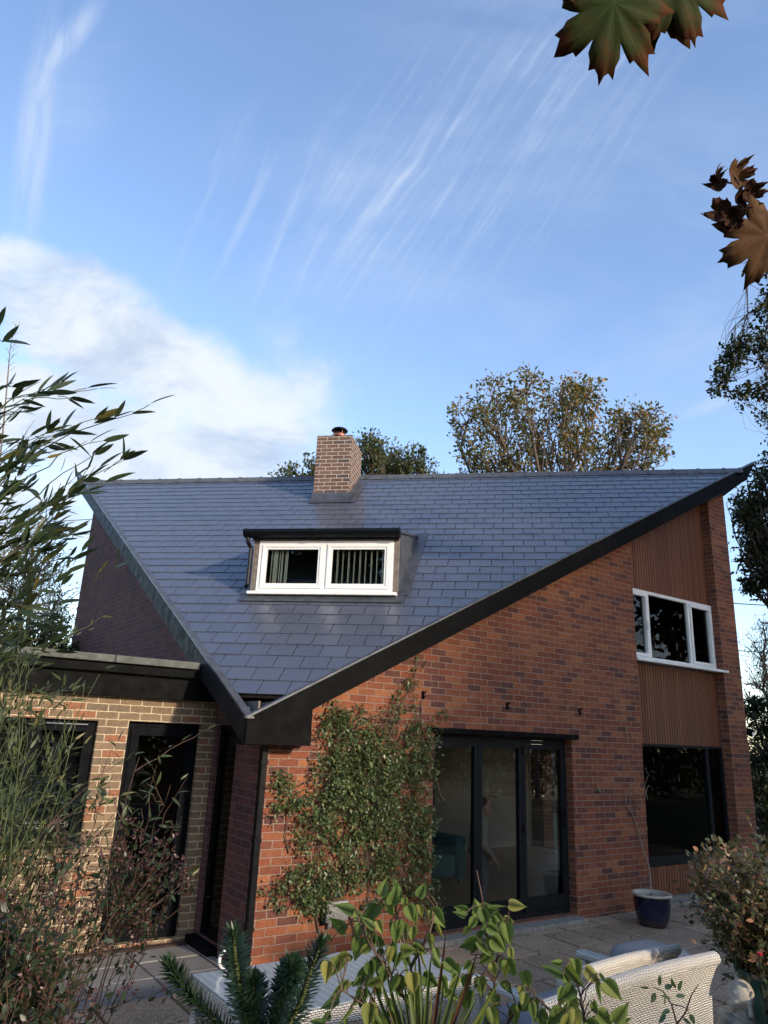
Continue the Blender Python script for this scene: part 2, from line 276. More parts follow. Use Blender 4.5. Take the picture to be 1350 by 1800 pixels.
def rattan(name,base,gap):
    n=NT(name); uv=n.coord('UV')
    wb=n.node('ShaderNodeTexNoise',Scale=7,Detail=4); n.L.new(uv,wb.inputs['Vector']); ws=n.node('ShaderNodeVectorMath',{'operation':'SCALE'}); n.L.new(wb.outputs[1],ws.inputs[0]); ws.inputs['Scale'].default_value=.035; wa=n.node('ShaderNodeVectorMath',{'operation':'ADD'}); n.L.new(uv,wa.inputs[0]); n.L.new(ws.outputs[0],wa.inputs[1]); uv=wa.outputs[0]
    b=n.node('ShaderNodeTexBrick',{'offset':.5},Color1=(0,0,0,1),Color2=(1,1,1,1),Mortar=(0,0,0,1),Scale=1.0); n.L.new(uv,b.inputs['Vector'])
    b.inputs['Mortar Size'].default_value=.0026; b.inputs['Mortar Smooth'].default_value=.9; b.inputs['Brick Width'].default_value=.026; b.inputs['Row Height'].default_value=.0105
    c=n.mix(n.math('MULTIPLY',b.outputs[0],.35),base+(1,),tuple(x*.72 for x in base)+(1,)); c=n.mix(n.maprange(n.noise(4,5),.45,.75,0,.3),c,tuple(x*.65 for x in base)+(1,))
    n.col(n.mix(n.math('MULTIPLY',b.outputs[1],1,True),c,gap+(1,))); n.rough(.55); n.bump(n.math('SUBTRACT',1,b.outputs[1]),1.0,.006)
rattan('white_rattan',(.80,.76,.67),(.14,.12,.09)); rattan('grey_rattan',(.42,.44,.48),(.08,.08,.09))
def stone():
    n=NT('stone'); o=n.coord(); c=n.ramp(n.noise(11,6,.65,o),[(.3,(.20,.18,.14)),(.5,(.36,.33,.27)),(.7,(.46,.43,.36))])
    c=n.mix(n.maprange(n.noise(4,5,.6,o),.52,.7,0,.7),c,(.09,.095,.06,1)); n.col(c); n.rough(.95); n.bump(n.noise(60,6,.7,o),.6,.006)
    n=NT('vase_weave'); v=n.node('ShaderNodeTexVoronoi',Scale=22); n.L.new(n.coord(),v.inputs['Vector'])
    n.col(n.ramp(v.outputs[0],[(.1,(.45,.38,.26)),(.6,(.10,.08,.05))])); n.bump(v.outputs[0],-.8,.02); n.rough(.8)
stone()
def glass(name,tint=.55,rough=.0,ior=1.55):
    n=NT(name); g=n.node('ShaderNodeBsdfGlossy'); g.inputs['Roughness'].default_value=rough; t=n.node('ShaderNodeBsdfTransparent'); t.inputs[0].default_value=(tint,tint*1.02,tint,1)
    fr=n.node('ShaderNodeFresnel'); fr.inputs[0].default_value=ior
    bp=n.node('ShaderNodeBump',Strength=.06,Distance=.01); n.L.new(n.noise(1.4,2),bp.inputs['Height']); n.L.new(bp.outputs[0],g.inputs['Normal'])
    mx=n.node('ShaderNodeMixShader'); n.L.new(fr.outputs[0],mx.inputs[0]); n.L.new(t.outputs[0],mx.inputs[1]); n.L.new(g.outputs[0],mx.inputs[2]); n.L.new(mx.outputs[0],n.out.inputs[0])
glass('window_glass',.85,ior=1.33); glass('dark_glass',.88,ior=1.38)
def tabletop():
    n=NT('frosted_glass'); uv=n.coord('UV'); w=n.node('ShaderNodeTexWave',{'bands_direction':'X'},Scale=5.5,Distortion=.0); n.L.new(uv,w.inputs['Vector'])
    n.col(n.mix(n.maprange(w.outputs[1],.35,.65),(.34,.37,.37,1),(.40,.43,.43,1))); n.rough(.18); n.b.inputs['Specular IOR Level'].default_value=.7; n.bump(w.outputs[1],.25,.002)
    n=NT('ground_soil'); o=n.coord(); n.col(n.ramp(n.noise(.8,8,.65,o),[(.3,(.035,.045,.018)),(.5,(.055,.060,.025)),(.7,(.09,.07,.04))])); n.rough(.95); n.bump(n.noise(8,8,.7,o),1,.05)
tabletop()
M=MATS
# ---------------------------------------------------------------- object helpers
WORLD={}
def link(name,me,mat=None,parent=None,origin=None):
    o=bpy.data.objects.new(name,me); COL.objects.link(o)
    if mat is not None:
        me.materials.clear(); me.materials.append(M[mat] if isinstance(mat,str) else mat)
    base=WORLD.get(parent.name,Vector((0,0,0))) if parent else Vector((0,0,0))
    if parent: o.parent=parent
    if origin is None and not parent:
        n=len(me.vertices); a=np.empty(n*3,np.float32); me.vertices.foreach_get('co',a); a=a.reshape(-1,3)
        lo,hi=a.min(0),a.max(0); origin=Vector(((lo[0]+hi[0])/2,(lo[1]+hi[1])/2,lo[2]))
    if origin is None: origin=base.copy()
    origin=Vector(origin); me.transform(Matrix.Translation(-origin))
    o.location=origin-base; WORLD[o.name]=origin
    return o
def tag(o,label=None,cat=None,group=None,kind=None):
    for k,v in (('label',label),('category',cat),('group',group),('kind',kind)):
        if v: o[k]=v
    return o
def thing(name,loc,label,cat,group=None):
    o=bpy.data.objects.new(name,None); COL.objects.link(o); o.location=loc; o.empty_display_size=.2; WORLD[o.name]=Vector(loc)
    return tag(o,label,cat,group)
class MB:
    """collects faces; uv = metres along the face (box mapping in the builder's own frame)"""
    def __init__(s,frame=None): s.v=[];s.f=[];s.uv=[];s.F=frame; s.sm=False
    def face(s,pts,uvs=None):
        pts=[Vector(p) for p in pts]; i=len(s.v)
        if uvs is None:
            n=Vector((0,0,0))
            for a,b in zip(pts,pts[1:]+pts[:1]): n+=a.cross(b)
            ax=max(range(3),key=lambda k:abs(n[k]))
            uvs=[((p.y,p.z) if ax==0 else (p.x,p.z) if ax==1 else (p.x,p.y)) for p in pts]
        s.v+=[(s.F@p if s.F else p) for p in pts]; s.f.append(tuple(range(i,i+len(pts)))); s.uv+=uvs
    def hexa(s,b,t):            # b,t: 4 bottom and 4 top corners, counter-clockwise from above
        s.face(b[::-1]); s.face(t)
        for k in range(4): j=(k+1)%4; s.face([b[k],b[j],t[j],t[k]])
    def box(s,x0,x1,y0,y1,z0,z1):
        s.hexa([(x0,y0,z0),(x1,y0,z0),(x1,y1,z0),(x0,y1,z0)],[(x0,y0,z1),(x1,y0,z1),(x1,y1,z1),(x0,y1,z1)]); return s
    def bm(s,bm,mat=None):
        bm.normal_update()
        for f in bm.faces: s.face([(mat@v.co if mat else v.co) for v in f.verts])
        bm.free(); return s
    def rbox(s,x0,x1,y0,y1,z0,z1,r=.01,seg=2,mat=None):
        bm=bmesh.new(); bmesh.ops.create_cube(bm,size=1)
        for v in bm.verts: v.co=Vector(((x0+x1)/2+v.co.x*(x1-x0),(y0+y1)/2+v.co.y*(y1-y0),(z0+z1)/2+v.co.z*(z1-z0)))
        bmesh.ops.bevel(bm,geom=bm.edges[:],offset=r,segments=seg,profile=.5,affect='EDGES'); return s.bm(bm,mat)
    def tube(s,pts,rad,n=8,cap=True):
        pts=[Vector(p) for p in pts]; rad=rad if hasattr(rad,'__len__') else [rad]*len(pts); rings=[]; prev=None
        for i,p in enumerate(pts):
            t=(pts[min(i+1,len(pts)-1)]-pts[max(i-1,0)]).normalized()
            a=prev if prev is not None else (Vector((0,0,1)) if abs(t.z)<.9 else Vector((1,0,0)))
            u=(a-t*a.dot(t)).normalized(); w=t.cross(u); prev=u
            rings.append([p+(u*math.cos(2*PI*k/n)+w*math.sin(2*PI*k/n))*rad[i] for k in range(n)])
        acc=0
        for i in range(len(rings)-1):
            l=(pts[i+1]-pts[i]).length
            for k in range(n):
                j=(k+1)%n; c=2*PI*max(rad[i],1e-4)
                s.face([rings[i][k],rings[i][j],rings[i+1][j],rings[i+1][k]],[(c*k/n,acc),(c*(k+1)/n,acc),(c*(k+1)/n,acc+l),(c*k/n,acc+l)])
            acc+=l
        if cap: s.face(rings[0][::-1]); s.face(rings[-1])
        return s
    def lathe(s,prof,n=40,c=(0,0,0)):
        c=Vector(c); ring=[[c+Vector((r*math.cos(2*PI*k/n),r*math.sin(2*PI*k/n),z)) for k in range(n)] for r,z in prof]
        for i in range(len(prof)-1):
            for k in range(n): j=(k+1)%n; s.face([ring[i][k],ring[i][j],ring[i+1][j],ring[i+1][k]])
        return s
    def build(s,name,mat,parent=None,origin=None,smooth=False,merge=False):
        me=bpy.data.meshes.new(name); me.from_pydata([tuple(p) for p in s.v],[],s.f); uv=me.uv_layers.new(name='UVMap')
        uv.data.foreach_set('uv',np.array(s.uv,np.float32).ravel())
        if merge or smooth:
            b=bmesh.new(); b.from_mesh(me); bmesh.ops.remove_doubles(b,verts=b.verts,dist=1e-4); b.to_mesh(me); b.free()
        if smooth: me.polygons.foreach_set('use_smooth',[True]*len(me.polygons))
        me.update(); return link(name,me,mat,parent,origin)
def np_mesh(name,V,F,mat,parent=None,smooth=False,uv=None,origin=None):
    V=np.asarray(V,np.float32); F=np.asarray(F,np.int32); me=bpy.data.meshes.new(name); k=F.shape[1]
    me.vertices.add(len(V)); me.vertices.foreach_set('co',V.ravel()); me.loops.add(F.size); me.loops.foreach_set('vertex_index',F.ravel())
    me.polygons.add(len(F)); me.polygons.foreach_set('loop_start',np.arange(0,F.size,k,dtype=np.int32)); me.polygons.foreach_set('loop_total',np.full(len(F),k,np.int32))
    if smooth: me.polygons.foreach_set('use_smooth',np.ones(len(F),bool))
    me.update(calc_edges=True)
    if uv is not None:
        l=me.uv_layers.new(name='UVMap'); l.data.foreach_set('uv',np.asarray(uv,np.float32)[F.ravel()].ravel())
    return link(name,me,mat,parent,origin)
# leaf templates: x width, y length, z up
def T_rhomb(w=.45,f=.08): return np.array([(0,0,0),(w/2,.45,f),(0,1,0),(-w/2,.45,f)]),np.array([(0,1,2),(0,2,3)])
def T_lance(w=.16,n=5,droop=.12):
    V=[(0,0,0)];F=[]
    for i in range(1,n):
        t=i/n; ww=w/2*math.sin(PI*t**.75)**.8; z=-droop*t*t
        V+=[(ww,t,z+.02),(0,t,z),(-ww,t,z+.02)]
    V.append((0,1,-droop)); e=len(V)-1
    F+=[(0,1,2),(0,2,3)]
    for i in range(n-2):
        a=1+3*i; F+=[(a,a+3,a+4),(a,a+4,a+1),(a+1,a+4,a+5),(a+1,a+5,a+2)]
    a=e-3; F+=[(a,e,a+1),(a+1,e,a+2)]
    return np.array(V),np.array(F)
def T_heart(w=.82,droop=.22):
    prof=[(0,.02),(.20,-.06),(.36,.02),(.45,.18),(.44,.34),(.36,.52),(.24,.70),(.11,.86),(0,1.05)]
    V=[];F=[]
    for x,y in prof: V.append((x*w,y,.10*x-droop*max(y,0)**1.6-.5*(x**2)*.5))
    n=len(prof)
    for x,y in prof[1:-1]: V.append((-x*w,y,.10*x-droop*max(y,0)**1.6-.5*(x**2)*.5))
    mid=[]
    for y in (.2,.4,.62,.84): mid.append(len(V)); V.append((0,y,-droop*y**1.6-.02))
    def strip(idx):
        chain=[0]+mid+[n-1]; o=idx; i=j=0; out=[]
        while i<len(o)-1 or j<len(chain)-1:
            if j==len(chain)-1 or (i<len(o)-1 and V[o[i+1]][1]<=V[chain[j+1]][1]+.05): out.append((chain[j],o[i],o[i+1]));i+=1
            else: out.append((chain[j],o[i],chain[j+1]));j+=1
        return [t for t in out if len(set(t))==3]
    right=list(range(0,n)); left=[0]+list(range(n,n+n-2))+[n-1]
    F=strip(right)+strip(left)
    return np.array(V),np.array(F)
def T_oval(w=.5,n=4): return T_lance(w,n,.10)
def leaves(name,T,P,D,Sz,mat,parent,up=None,smooth=True,roll=.6):
    P=np.asarray(P,float);D=np.asarray(D,float);N=len(P); Sz=np.asarray(Sz,float)*np.ones(N)
    D=D/np.maximum(np.linalg.norm(D,axis=1,keepdims=True),1e-6)
    if up is None: up=np.array([0,0,1.])+rng.normal(0,roll,(N,3))
    up=up*np.ones((N,3)); X=np.cross(D,up); X/=np.maximum(np.linalg.norm(X,axis=1,keepdims=True),1e-6); Z=np.cross(X,D)
    V,F=T; out=P[:,None,:]+Sz[:,None,None]*(V[None,:,0,None]*X[:,None,:]+V[None,:,1,None]*D[:,None,:]+V[None,:,2,None]*Z[:,None,:])
    FF=(F[None]+(np.arange(N)*len(V))[:,None,None]).reshape(-1,F.shape[1])
    return np_mesh(name,out.reshape(-1,3),FF,mat,parent,smooth)
def tubes(name,paths,mat,parent,n=5):        # many tapered stems in one mesh: (points, radii)
    VV=[];FF=[];o=0
    for pts,rad in paths:
        pts=np.asarray([tuple(p) for p in pts],float); m=len(pts); rad=np.asarray(rad,float)*np.ones(m)
        t=np.gradient(pts,axis=0); t/=np.maximum(np.linalg.norm(t,axis=1,keepdims=True),1e-9)
        a=np.array([0,0,1.]) if abs(t[0,2])<.9 else np.array([1.,0,0]); u=np.cross(t,a); u/=np.maximum(np.linalg.norm(u,axis=1,keepdims=True),1e-9); w=np.cross(t,u)
        ang=np.arange(n)*2*PI/n
        ring=pts[:,None]+rad[:,None,None]*(np.cos(ang)[None,:,None]*u[:,None]+np.sin(ang)[None,:,None]*w[:,None])
        VV.append(ring.reshape(-1,3)); i=np.arange(m-1)[:,None]*n; k=np.arange(n)[None]; j=(k+1)%n
        FF.append((np.stack([i+k,i+j,i+n+j,i+n+k],-1)+o).reshape(-1,4)); o+=m*n
    return np_mesh(name,np.concatenate(VV),np.concatenate(FF),mat,parent,True)
def curve(a,b,bend=None,n=8,jit=0):
    a=np.array(a,float);b=np.array(b,float); t=np.linspace(0,1,n)[:,None]; p=a+(b-a)*t
    if bend is not None: p+=np.array(bend,float)*4*t*(1-t)
    if jit: p[1:-1]+=rng.normal(0,jit,(n-2,3))
    return p
# ================================================================= setting
def sheet(name,x0,x1,y0,y1,z,mat):
    o=MB().box(x0,x1,y0,y1,z-.05,z).build(name,mat); return tag(o,kind='structure')
GZ=-.08
g=MB(); g.face([(-250,-250,GZ-.05),(250,-250,GZ-.05),(250,250,GZ-.05),(-250,250,GZ-.05)]); tag(g.build('ground','ground_soil'),kind='structure')
def slabs(name,x0,x1,y0,y1,sizes,mat,gap=.026,seed=1,brk=None):
    rr=random.Random(seed); m=MB(); y=y0
    while y<y1-.05:
        h=min(rr.choice(sizes),y1-y); x=x0-(rr.random()*.5 if brk is None else 0)
        while x<x1:
            w=rr.choice([.45,.6,.6,.75,.9]) if brk is None else brk
            a,b=max(x,x0),min(x+w,x1)
            if b-a>.06:
                d=[rr.uniform(-.004,.004) for _ in range(3)]; g=gap/2*rr.uniform(.6,1.6)
                P=[(a+g,y+g,GZ+d[0]),(b-g,y+g,GZ+d[1]),(b-g,y+h-g,GZ+d[2]),(a+g,y+h-g,GZ+d[0]+d[2]-d[1])]
                e=.006
                Q=[(p[0]+(e if i in(0,3) else -e),p[1]+(e if i<2 else -e),p[2]) for i,p in enumerate(P)]
                P=[(p[0],p[1],p[2]-.007) for p in P]; B=[(p[0],p[1],GZ-.045) for p in P]
                m.face(Q)
                for k in range(4): j=(k+1)%4; m.face([P[k],P[j],Q[j],Q[k]]); m.face([B[k],B[j],P[j],P[k]])
            x+=w
        y+=h
    return tag(m.build(name,mat,merge=True),kind='structure')
slabs('patio',-6.5,12,-5.2,-.29,[.45,.6,.6,.75],'aggregate',seed=4)
slabs('patio_edge',.0,12,-.29,0.3,[.59],'aggregate',seed=9)
slabs('slate_path',-6.67,-.005,-.28,1.03,[.46,.85],'slate_slab',.016,seed=3,brk=.595)
# ================================================================= house
H=thing('house',(0,0,GZ),'red brick house with a pointed slate roof, white dormer and brick chimney behind the patio','house')
K=.516; TH=math.atan(.73); CT,ST=math.cos(TH),math.sin(TH)
def roofz(x,y): return 2.1+K*(x+y+.56)
ST_F=Matrix(((1/2**.5,1/2**.5,0,0),(-1/2**.5,1/2**.5,0,0),(0,0,1,0),(0,0,0,1)))   # local x = along the ridge, y = up the slope in plan
def wall(name,length,top,openings,mat,axis,off=0,thick=.30,z0=-.13,start=0,uvo=(0,.05)):
    """wall running along x (axis 0) or y (axis 1); top(x) gives its height; openings (a,b,z0,z1)"""
    m=MB(); xs=sorted({start,length,*[o[0] for o in openings],*[o[1] for o in openings]})
    for a,b in zip(xs,xs[1:]):
        mid=(a+b)/2; ops=sorted([(o[2],o[3]) for o in openings if o[0]<mid<o[1]]); z=z0; segs=[]
        for c,d in ops: 
            if c>z: segs.append((z,z,c,c))
            z=d
        if z<min(top(a),top(b)): segs.append((z,z,top(a),top(b)))
        for za,zb,ta,tb in segs:
            P=[(a,off,za),(b,off,zb),(b,off+thick,zb),(a,off+thick,za)]; Q=[(a,off,ta),(b,off,tb),(b,off+thick,tb),(a,off+thick,ta)]
            if axis==1: P=[(p[1],p[0],p[2]) for p in P][::-1]; Q=[(p[1],p[0],p[2]) for p in Q][::-1]
            m.hexa(P,Q)
    m.uv=[(u+uvo[0],v+uvo[1]) for u,v in m.uv]
    return m.build(name,mat,H)
soffit=lambda x: roofz(x,-.28)-.22
wall('front_wall',6.066,soffit,[(2.20,4.563,-.02,2.065)],'red_brick',0,start=.002)
pier=wall('brick_pier',8.915,soffit,[],'red_brick',0,start=8.385,thick=.36)
tag(pier,'tall brick pier at the right end of the front wall')
wall('gable_wall',9.02,soffit,[(.545,1.08,0,2.05)],'gable_shade_brick',1,start=.003)
# far walls
m=MB(); m.hexa([(8.62,.36,2.3),(8.915,.36,2.3),(8.915,8.9,1.9),(8.62,8.9,1.9)],[(8.62,.36,6.3),(8.915,.36,6.3),(8.915,8.9,2),(8.62,8.9,2)]); m.hexa([(.3,8.72,-.13),(8.6,8.72,-.13),(8.6,9.02,-.13),(.3,9.02,-.13)],[(.3,8.72,6.3),(8.6,8.72,2),(8.6,9.02,2),(.3,9.02,6.3)])
m.box(8.62,8.915,1.301,4.299,1.80,2.29); m.box(8.62,8.915,.36,1.3,-.13,2.29); m.box(8.62,8.915,4.3,8.7,-.13,1.89); m.build('rear_wall','red_brick',H)  # unseen opening in the side wall, added to let daylight into the rooms
# interior shell
m=MB(); m.box(.3,8.6,.3,8.7,-.13,-.02); m.build('interior_floor','floorboard',H)
m=MB(); m.box(.32,8.6,4.6,4.7,-.02,2.35); m.box(.32,8.6,.31,8.6,2.35,2.45); m.build('interior_wall','interior_wall',H)
# slates
QR=8.166
def slopept(t,q,n): # t along the ridge, q up the slope from the low corner, n normal offset
    return ST_F@Vector((t,-.396+q*CT-n*ST,2.1+q*ST+n*CT))
def clip(poly,a,b,c):      # keep a*t+b*q<=c
    out=[]
    for i,p in enumerate(poly):
        q=poly[(i+1)%len(poly)]; dp=a*p[0]+b*p[1]-c; dq=a*q[0]+b*q[1]-c
        if dp<=0: out.append(p)
        if dp*dq<0: s=dp/(dp-dq); out.append((p[0]+(q[0]-p[0])*s,p[1]+(q[1]-p[1])*s))
    return out
m=MB(); rr=random.Random(5)
for i in range(31):
    q0=.427+i*.25; q1=min(q0+.31,QR-.01); half=q0*CT+.3; k=-int(half/.3)-2
    while -.06+.3*k<half+.3:
        t0=-.066+.3*k+(.15 if i%2 else 0); g=.0048; jj=rr.uniform(-.0012,.0012)
        P=[(t0+g,q0+rr.uniform(-.002,.002)),(t0+.3-g,q0+rr.uniform(-.002,.002)),(t0+.3-g,q1),(t0+g,q1)]
        P=clip(clip(P,1,-CT,-.012),-1,-CT,-.012)
        if len(P)>=3:
            up=lambda p:.0125-.0105*(p[1]-q0)/.31+jj
            T=[slopept(p[0],p[1],up(p)) for p in P]; B=[slopept(p[0],p[1],up(p)-.007) for p in P]
            m.face(T)
            for a in range(len(P)): b=(a+1)%len(P); m.face([B[a],B[b],T[b],T[a]])
        k+=1
roof=m.build('roof','slate',H,merge=True)
m=MB()   # deck under the slates, the rear slope, the void behind the missing bottom course
a,b,c=(0,0),(QR*CT,QR),(-QR*CT,QR)
q0=.44; dk=[(-q0*CT,q0),(q0*CT,q0),b,c]
T=[slopept(p[0],p[1],-.004) for p in dk]; B=[slopept(p[0],p[1],-.05) for p in dk]; m.hexa(B,T)
rz=T[2].z; far=Vector((9.0,9.0,2.2)); R1=slopept(*b,-.002); R2=slopept(*c,-.002)
m.face([R1,far,R2]); m.face([R1-Vector((0,0,.05)),R2-Vector((0,0,.05)),far-Vector((0,0,.05))])
m.build('roof_deck','dark_void',roof)
m=MB(); e=[(-.24,-.24),(.32,-.24),(-.24,.32)]
m.hexa([(-.25,-.25,1.93),(.5,-.25,1.93),(.5,.0,1.93),(-.25,.0,1.93)],[(-.25,-.25,1.95),(.5,-.25,1.95),(.5,0,1.95),(-.25,0,1.95)])
m.build('eaves_tray','dark_void',roof)
# torn insulation quilt seen in the gap
bm=bmesh.new()
for cx,cy,sx,sy,sz,rz_ in ((-.15,-.02,.05,.12,.10,.6),(.14,-.15,.10,.045,.12,.3),(.02,-.08,.16,.08,.04,.2)):
    g=bmesh.ops.create_icosphere(bm,subdivisions=3,radius=1)['verts']
    for v in g:
        n=1+.25*math.sin(v.co.x*5+cx*30)*math.cos(v.co.z*4)+rr.uniform(-.08,.08); p=v.co*n
        v.co=Vector((cx+p.x*sx*math.cos(rz_)-p.y*sy*math.sin(rz_),cy+p.x*sx*math.sin(rz_)+p.y*sy*math.cos(rz_),2.13+p.z*sz))
MB().bm(bm).build('insulation','insulation',roof,smooth=True)
m=MB(); m.box(-.17,-.15,-.24,.1,2.0,2.28); m.box(.0,.02,-.22,.1,2.0,2.28); m.build('rafter_end','old_timber',roof)
# ridge tiles
m=MB(ST_F); sr=-.396+QR*CT; zr=2.1+QR*ST; t=-6.62; n=0
while t<6.58:
    a,b=t,min(t+.447,6.62); w,h=.11,.062
    prof=lambda d:[(sr-w*1.1,zr-w*.60+d),(sr-.035,zr+h-.01+d),(sr+.0,zr+h+.004+d),(sr+.035,zr+h-.01+d),(sr+w*1.1,zr-w*.60+d)]
    A=[(a,*p) for p in prof(0)]; B=[(b,*p) for p in prof(0)]
    for k in range(4): m.face([A[k],B[k],B[k+1],A[k+1]])
    A=[(b-.035,*p) for p in prof(.012)]; B=[(b+.01,*p) for p in prof(.012)]
    for k in range(4): m.face([A[k],B[k],B[k+1],A[k+1]])
    m.face(A); m.face(B[::-1]); t+=.447
m.build('ridge_tiles','ridge_tile',roof)
# barge boards, soffits, verge trims
def barge(axis,tip,cut):
    sw=(lambda p:p) if axis==0 else (lambda p:(p[1],p[0],p[2]))
    def prism(m,poly,y0,y1):
        A=[sw((x,y0,z)) for x,z in poly]; B=[sw((x,y1,z)) for x,z in poly]
        if axis==1: A=A[::-1];B=B[::-1]
        m.face(A); m.face(B[::-1]); n=len(A)
        for k in range(n): j=(k+1)%n; m.face([A[j],A[k],B[k],B[j]])
    top=lambda x: roofz(x,-.28)+.030; bot=lambda x: roofz(x,-.28)-.245
    m=MB(); prism(m,[(-.28 if axis else -.30,bot(-.28)+.02),(cut,bot(cut)+.02),(tip,top(tip)),(-.30 if axis==0 else -.28,top(-.30))],-.305,-.28)
    # return board round the prow
    o=m.build('barge_board','black_fascia' if axis==0 else 'satin_fascia',H)
    m=MB(); P=[sw((-.28,-.279,bot(-.28)+.02)),sw((9.0,-.279,bot(9.0)+.02)),sw((9.0,.02,bot(9.0)+.02)),sw((-.28,.02,bot(-.28)+.02))]
    Q=[Vector(p)+Vector((0,0,.015)) for p in P]; (m.hexa(P,Q) if axis==0 else m.hexa(P[::-1],Q[::-1])); m.build('soffit','black_fascia',H)
    m=MB(); prism(m,[(-.31,top(-.31)),(tip+.01,top(tip+.01)),(tip+.01,top(tip+.01)+.022),(-.31,top(-.31)+.022)],-.320,-.235); m.build('verge_trim','verge_metal',H)
    m=MB(); prism(m,[(9.06,bot(9.06)+.035),(cut,bot(cut)+.035),(tip-.02,top(tip)-.02),(9.06,top(9.06)-.02)],-.279,-.262)  # inner face
    m.build('prow_board','black_fascia',H)
    if axis==0: # far board of the rear slope seen edge-on at the tip
        m=MB(); m.hexa([(cut-.02,-.28,bot(cut)+.05),(cut,-.28,bot(cut)+.03),(cut+.1,.9,bot(cut)-.45),(cut+.08,.9,bot(cut)-.43)],[(tip-.05,-.28,top(tip)-.02),(tip-.02,-.28,top(tip)-.01),(tip-.02,.9,top(tip)-.5),(tip-.05,.9,top(tip)-.51)]); m.build('rear_barge_board','black_fascia',H)
barge(0,9.61,9.24); barge(1,9.95,9.5)
MB().box(-.278,.40,-.302,-.012,1.885,2.05).build('eaves_box','black_fascia',H)
m=MB(); m.hexa([(-.276,-.300,2.05),(.398,-.300,2.05),(.398,-.02,2.05),(-.276,-.02,2.05)],[(-.276,-.300,2.06),(.398,-.300,2.27),(.398,-.02,2.27),(-.276,-.02,2.06)]); m.build('eaves_panel','black_fascia',H)
# rain pipe at the corner
m=MB(); m.rbox(.002,.066,-.072,-.006,-.06,1.885,.008); 
for z in (.25,1.0,1.7): m.box(-.004,.072,-.078,-.001,z,z+.03)
m.build('rain_pipe','black_gloss',H)
# ---------------------------------------------------------------- chimney
c0,c1,s0,s1=-1.134,-.461,5.041,5.95
m=MB(ST_F); m.box(c0,c1,s0,s1,5.9,7.36); m.uv=[(u+.03,v+.02) for u,v in m.uv]; chim=m.build('chimney','chimney_brick',H)
m=MB(ST_F); zf=2.389+.73*s0
m.hexa([(c0-.02,s0-.10,zf-.06),(c1+.02,s0-.10,zf-.06),(c1+.012,s0-.004,zf+.02),(c0-.012,s0-.004,zf+.02)],[(c0-.02,s0-.10,zf-.04),(c1+.02,s0-.10,zf-.04),(c1+.012,s0-.004,zf+.14),(c0-.012,s0-.004,zf+.14)])
m.box(c0-.012,c1+.012,s0-.010,s0-.0,zf,zf+.15)
for k in range(7):
    y0=s0+k*.13; y1=y0+.13; z=2.389+.73*y0
    m.hexa([(c1+.001,y0,z-.05),(c1+.011,y0,z-.05),(c1+.011,y1,z+.05),(c1+.001,y1,z+.05)],[(c1+.001,y0,z+.17),(c1+.011,y0,z+.17),(c1+.011,y1,z+.17),(c1+.001,y1,z+.17)])
m.build('flashing','lead',chim)
def roofsheet(m,t0,t1,sa,sb,h=.020,th=.006,dt=0):
    f=lambda t,s,n:(t,s-n*ST,2.1+.73*(s+.396)+n*CT)
    m.hexa([f(t0,sa,h),f(t1,sa,h),f(t1+dt,sb,h),f(t0+dt,sb,h)],[f(t0,sa,h+th),f(t1,sa,h+th),f(t1+dt,sb,h+th),f(t0+dt,sb,h+th)])
m=MB(ST_F); roofsheet(m,c0-.04,c1+.16,s0-.15,s0,.021); roofsheet(m,c1+.003,c1+.15,s0+.002,s1,.021); m.build('soaker','lead',chim)
cx,cy=(c0+c1)/2+.06,(s0+s1)/2-.33; cc=ST_F@Vector((cx,cy,0))
m=MB().lathe([(0,7.361),(.15,7.361),(.15,7.39),(.12,7.40),(.105,7.43),(.09,7.43),(.09,7.37)],28,(cc.x,cc.y,0)); m.lathe([(.108,7.40),(.125,7.405),(.125,7.415),(.108,7.42)],28,(cc.x,cc.y,0))
for k in range(3): an=k*2.1+.5; m.tube([(cc.x+.095*math.cos(an),cc.y+.095*math.sin(an),7.42),(cc.x+.095*math.cos(an),cc.y+.095*math.sin(an),7.51)],.008,6)
m.build('flue_collar','copper',chim,smooth=False)
MB().lathe([(0,7.495),(.155,7.495),(.158,7.50),(.13,7.535),(.06,7.56),(0,7.565)],28,(cc.x,cc.y,0)).build('cowl','black_gloss',chim,smooth=True)
# ---------------------------------------------------------------- dormer
sf=1.785; rz_=lambda s:2.389+.73*s; dz=lambda s:4.53+.24*(s-sf)
m=MB(ST_F)
m.box(-.935,-.858,sf-.004,sf+.05,3.69,4.52); m.box(.966,1.030,sf-.004,sf+.05,3.69,4.52); m.box(-.858,.966,sf+.004,sf+.05,4.43,4.52)
dorm=m.build('dormer','old_timber',H)
for sgn,(a,b) in ((-1,(-.935,-.905)),(1,(1.002,1.032))):
    m=MB(ST_F); e=3.56; m.hexa([(a,sf+.051,rz_(sf)),(b,sf+.051,rz_(sf)),(b,e,rz_(e)),(a,e,rz_(e))],[(a,sf+.051,dz(sf)),(b,sf+.051,dz(sf)),(b,e,dz(e)),(a,e,dz(e))])
    if sgn>0:
        for k in range(3): y=sf+.35+k*.33; m.hexa([(b,y,rz_(y)),(b+.012,y,rz_(y)),(b+.012,y+.02,rz_(y)),(b,y+.02,rz_(y))],[(b,y,dz(y)),(b+.012,y,dz(y)),(b+.012,y+.02,dz(y)),(b,y+.02,dz(y))])
    m.build('dormer_cheek','lead',dorm)
m=MB(ST_F); m.hexa([(-.99,sf-.06,4.515),(1.06,sf-.06,4.515),(1.06,3.62,dz(3.62)+.0),(-.99,3.62,dz(3.62)+.0)],[(-.99,sf-.06,4.545),(1.06,sf-.06,4.545),(1.06,3.62,dz(3.62)+.03),(-.99,3.62,dz(3.62)+.03)])
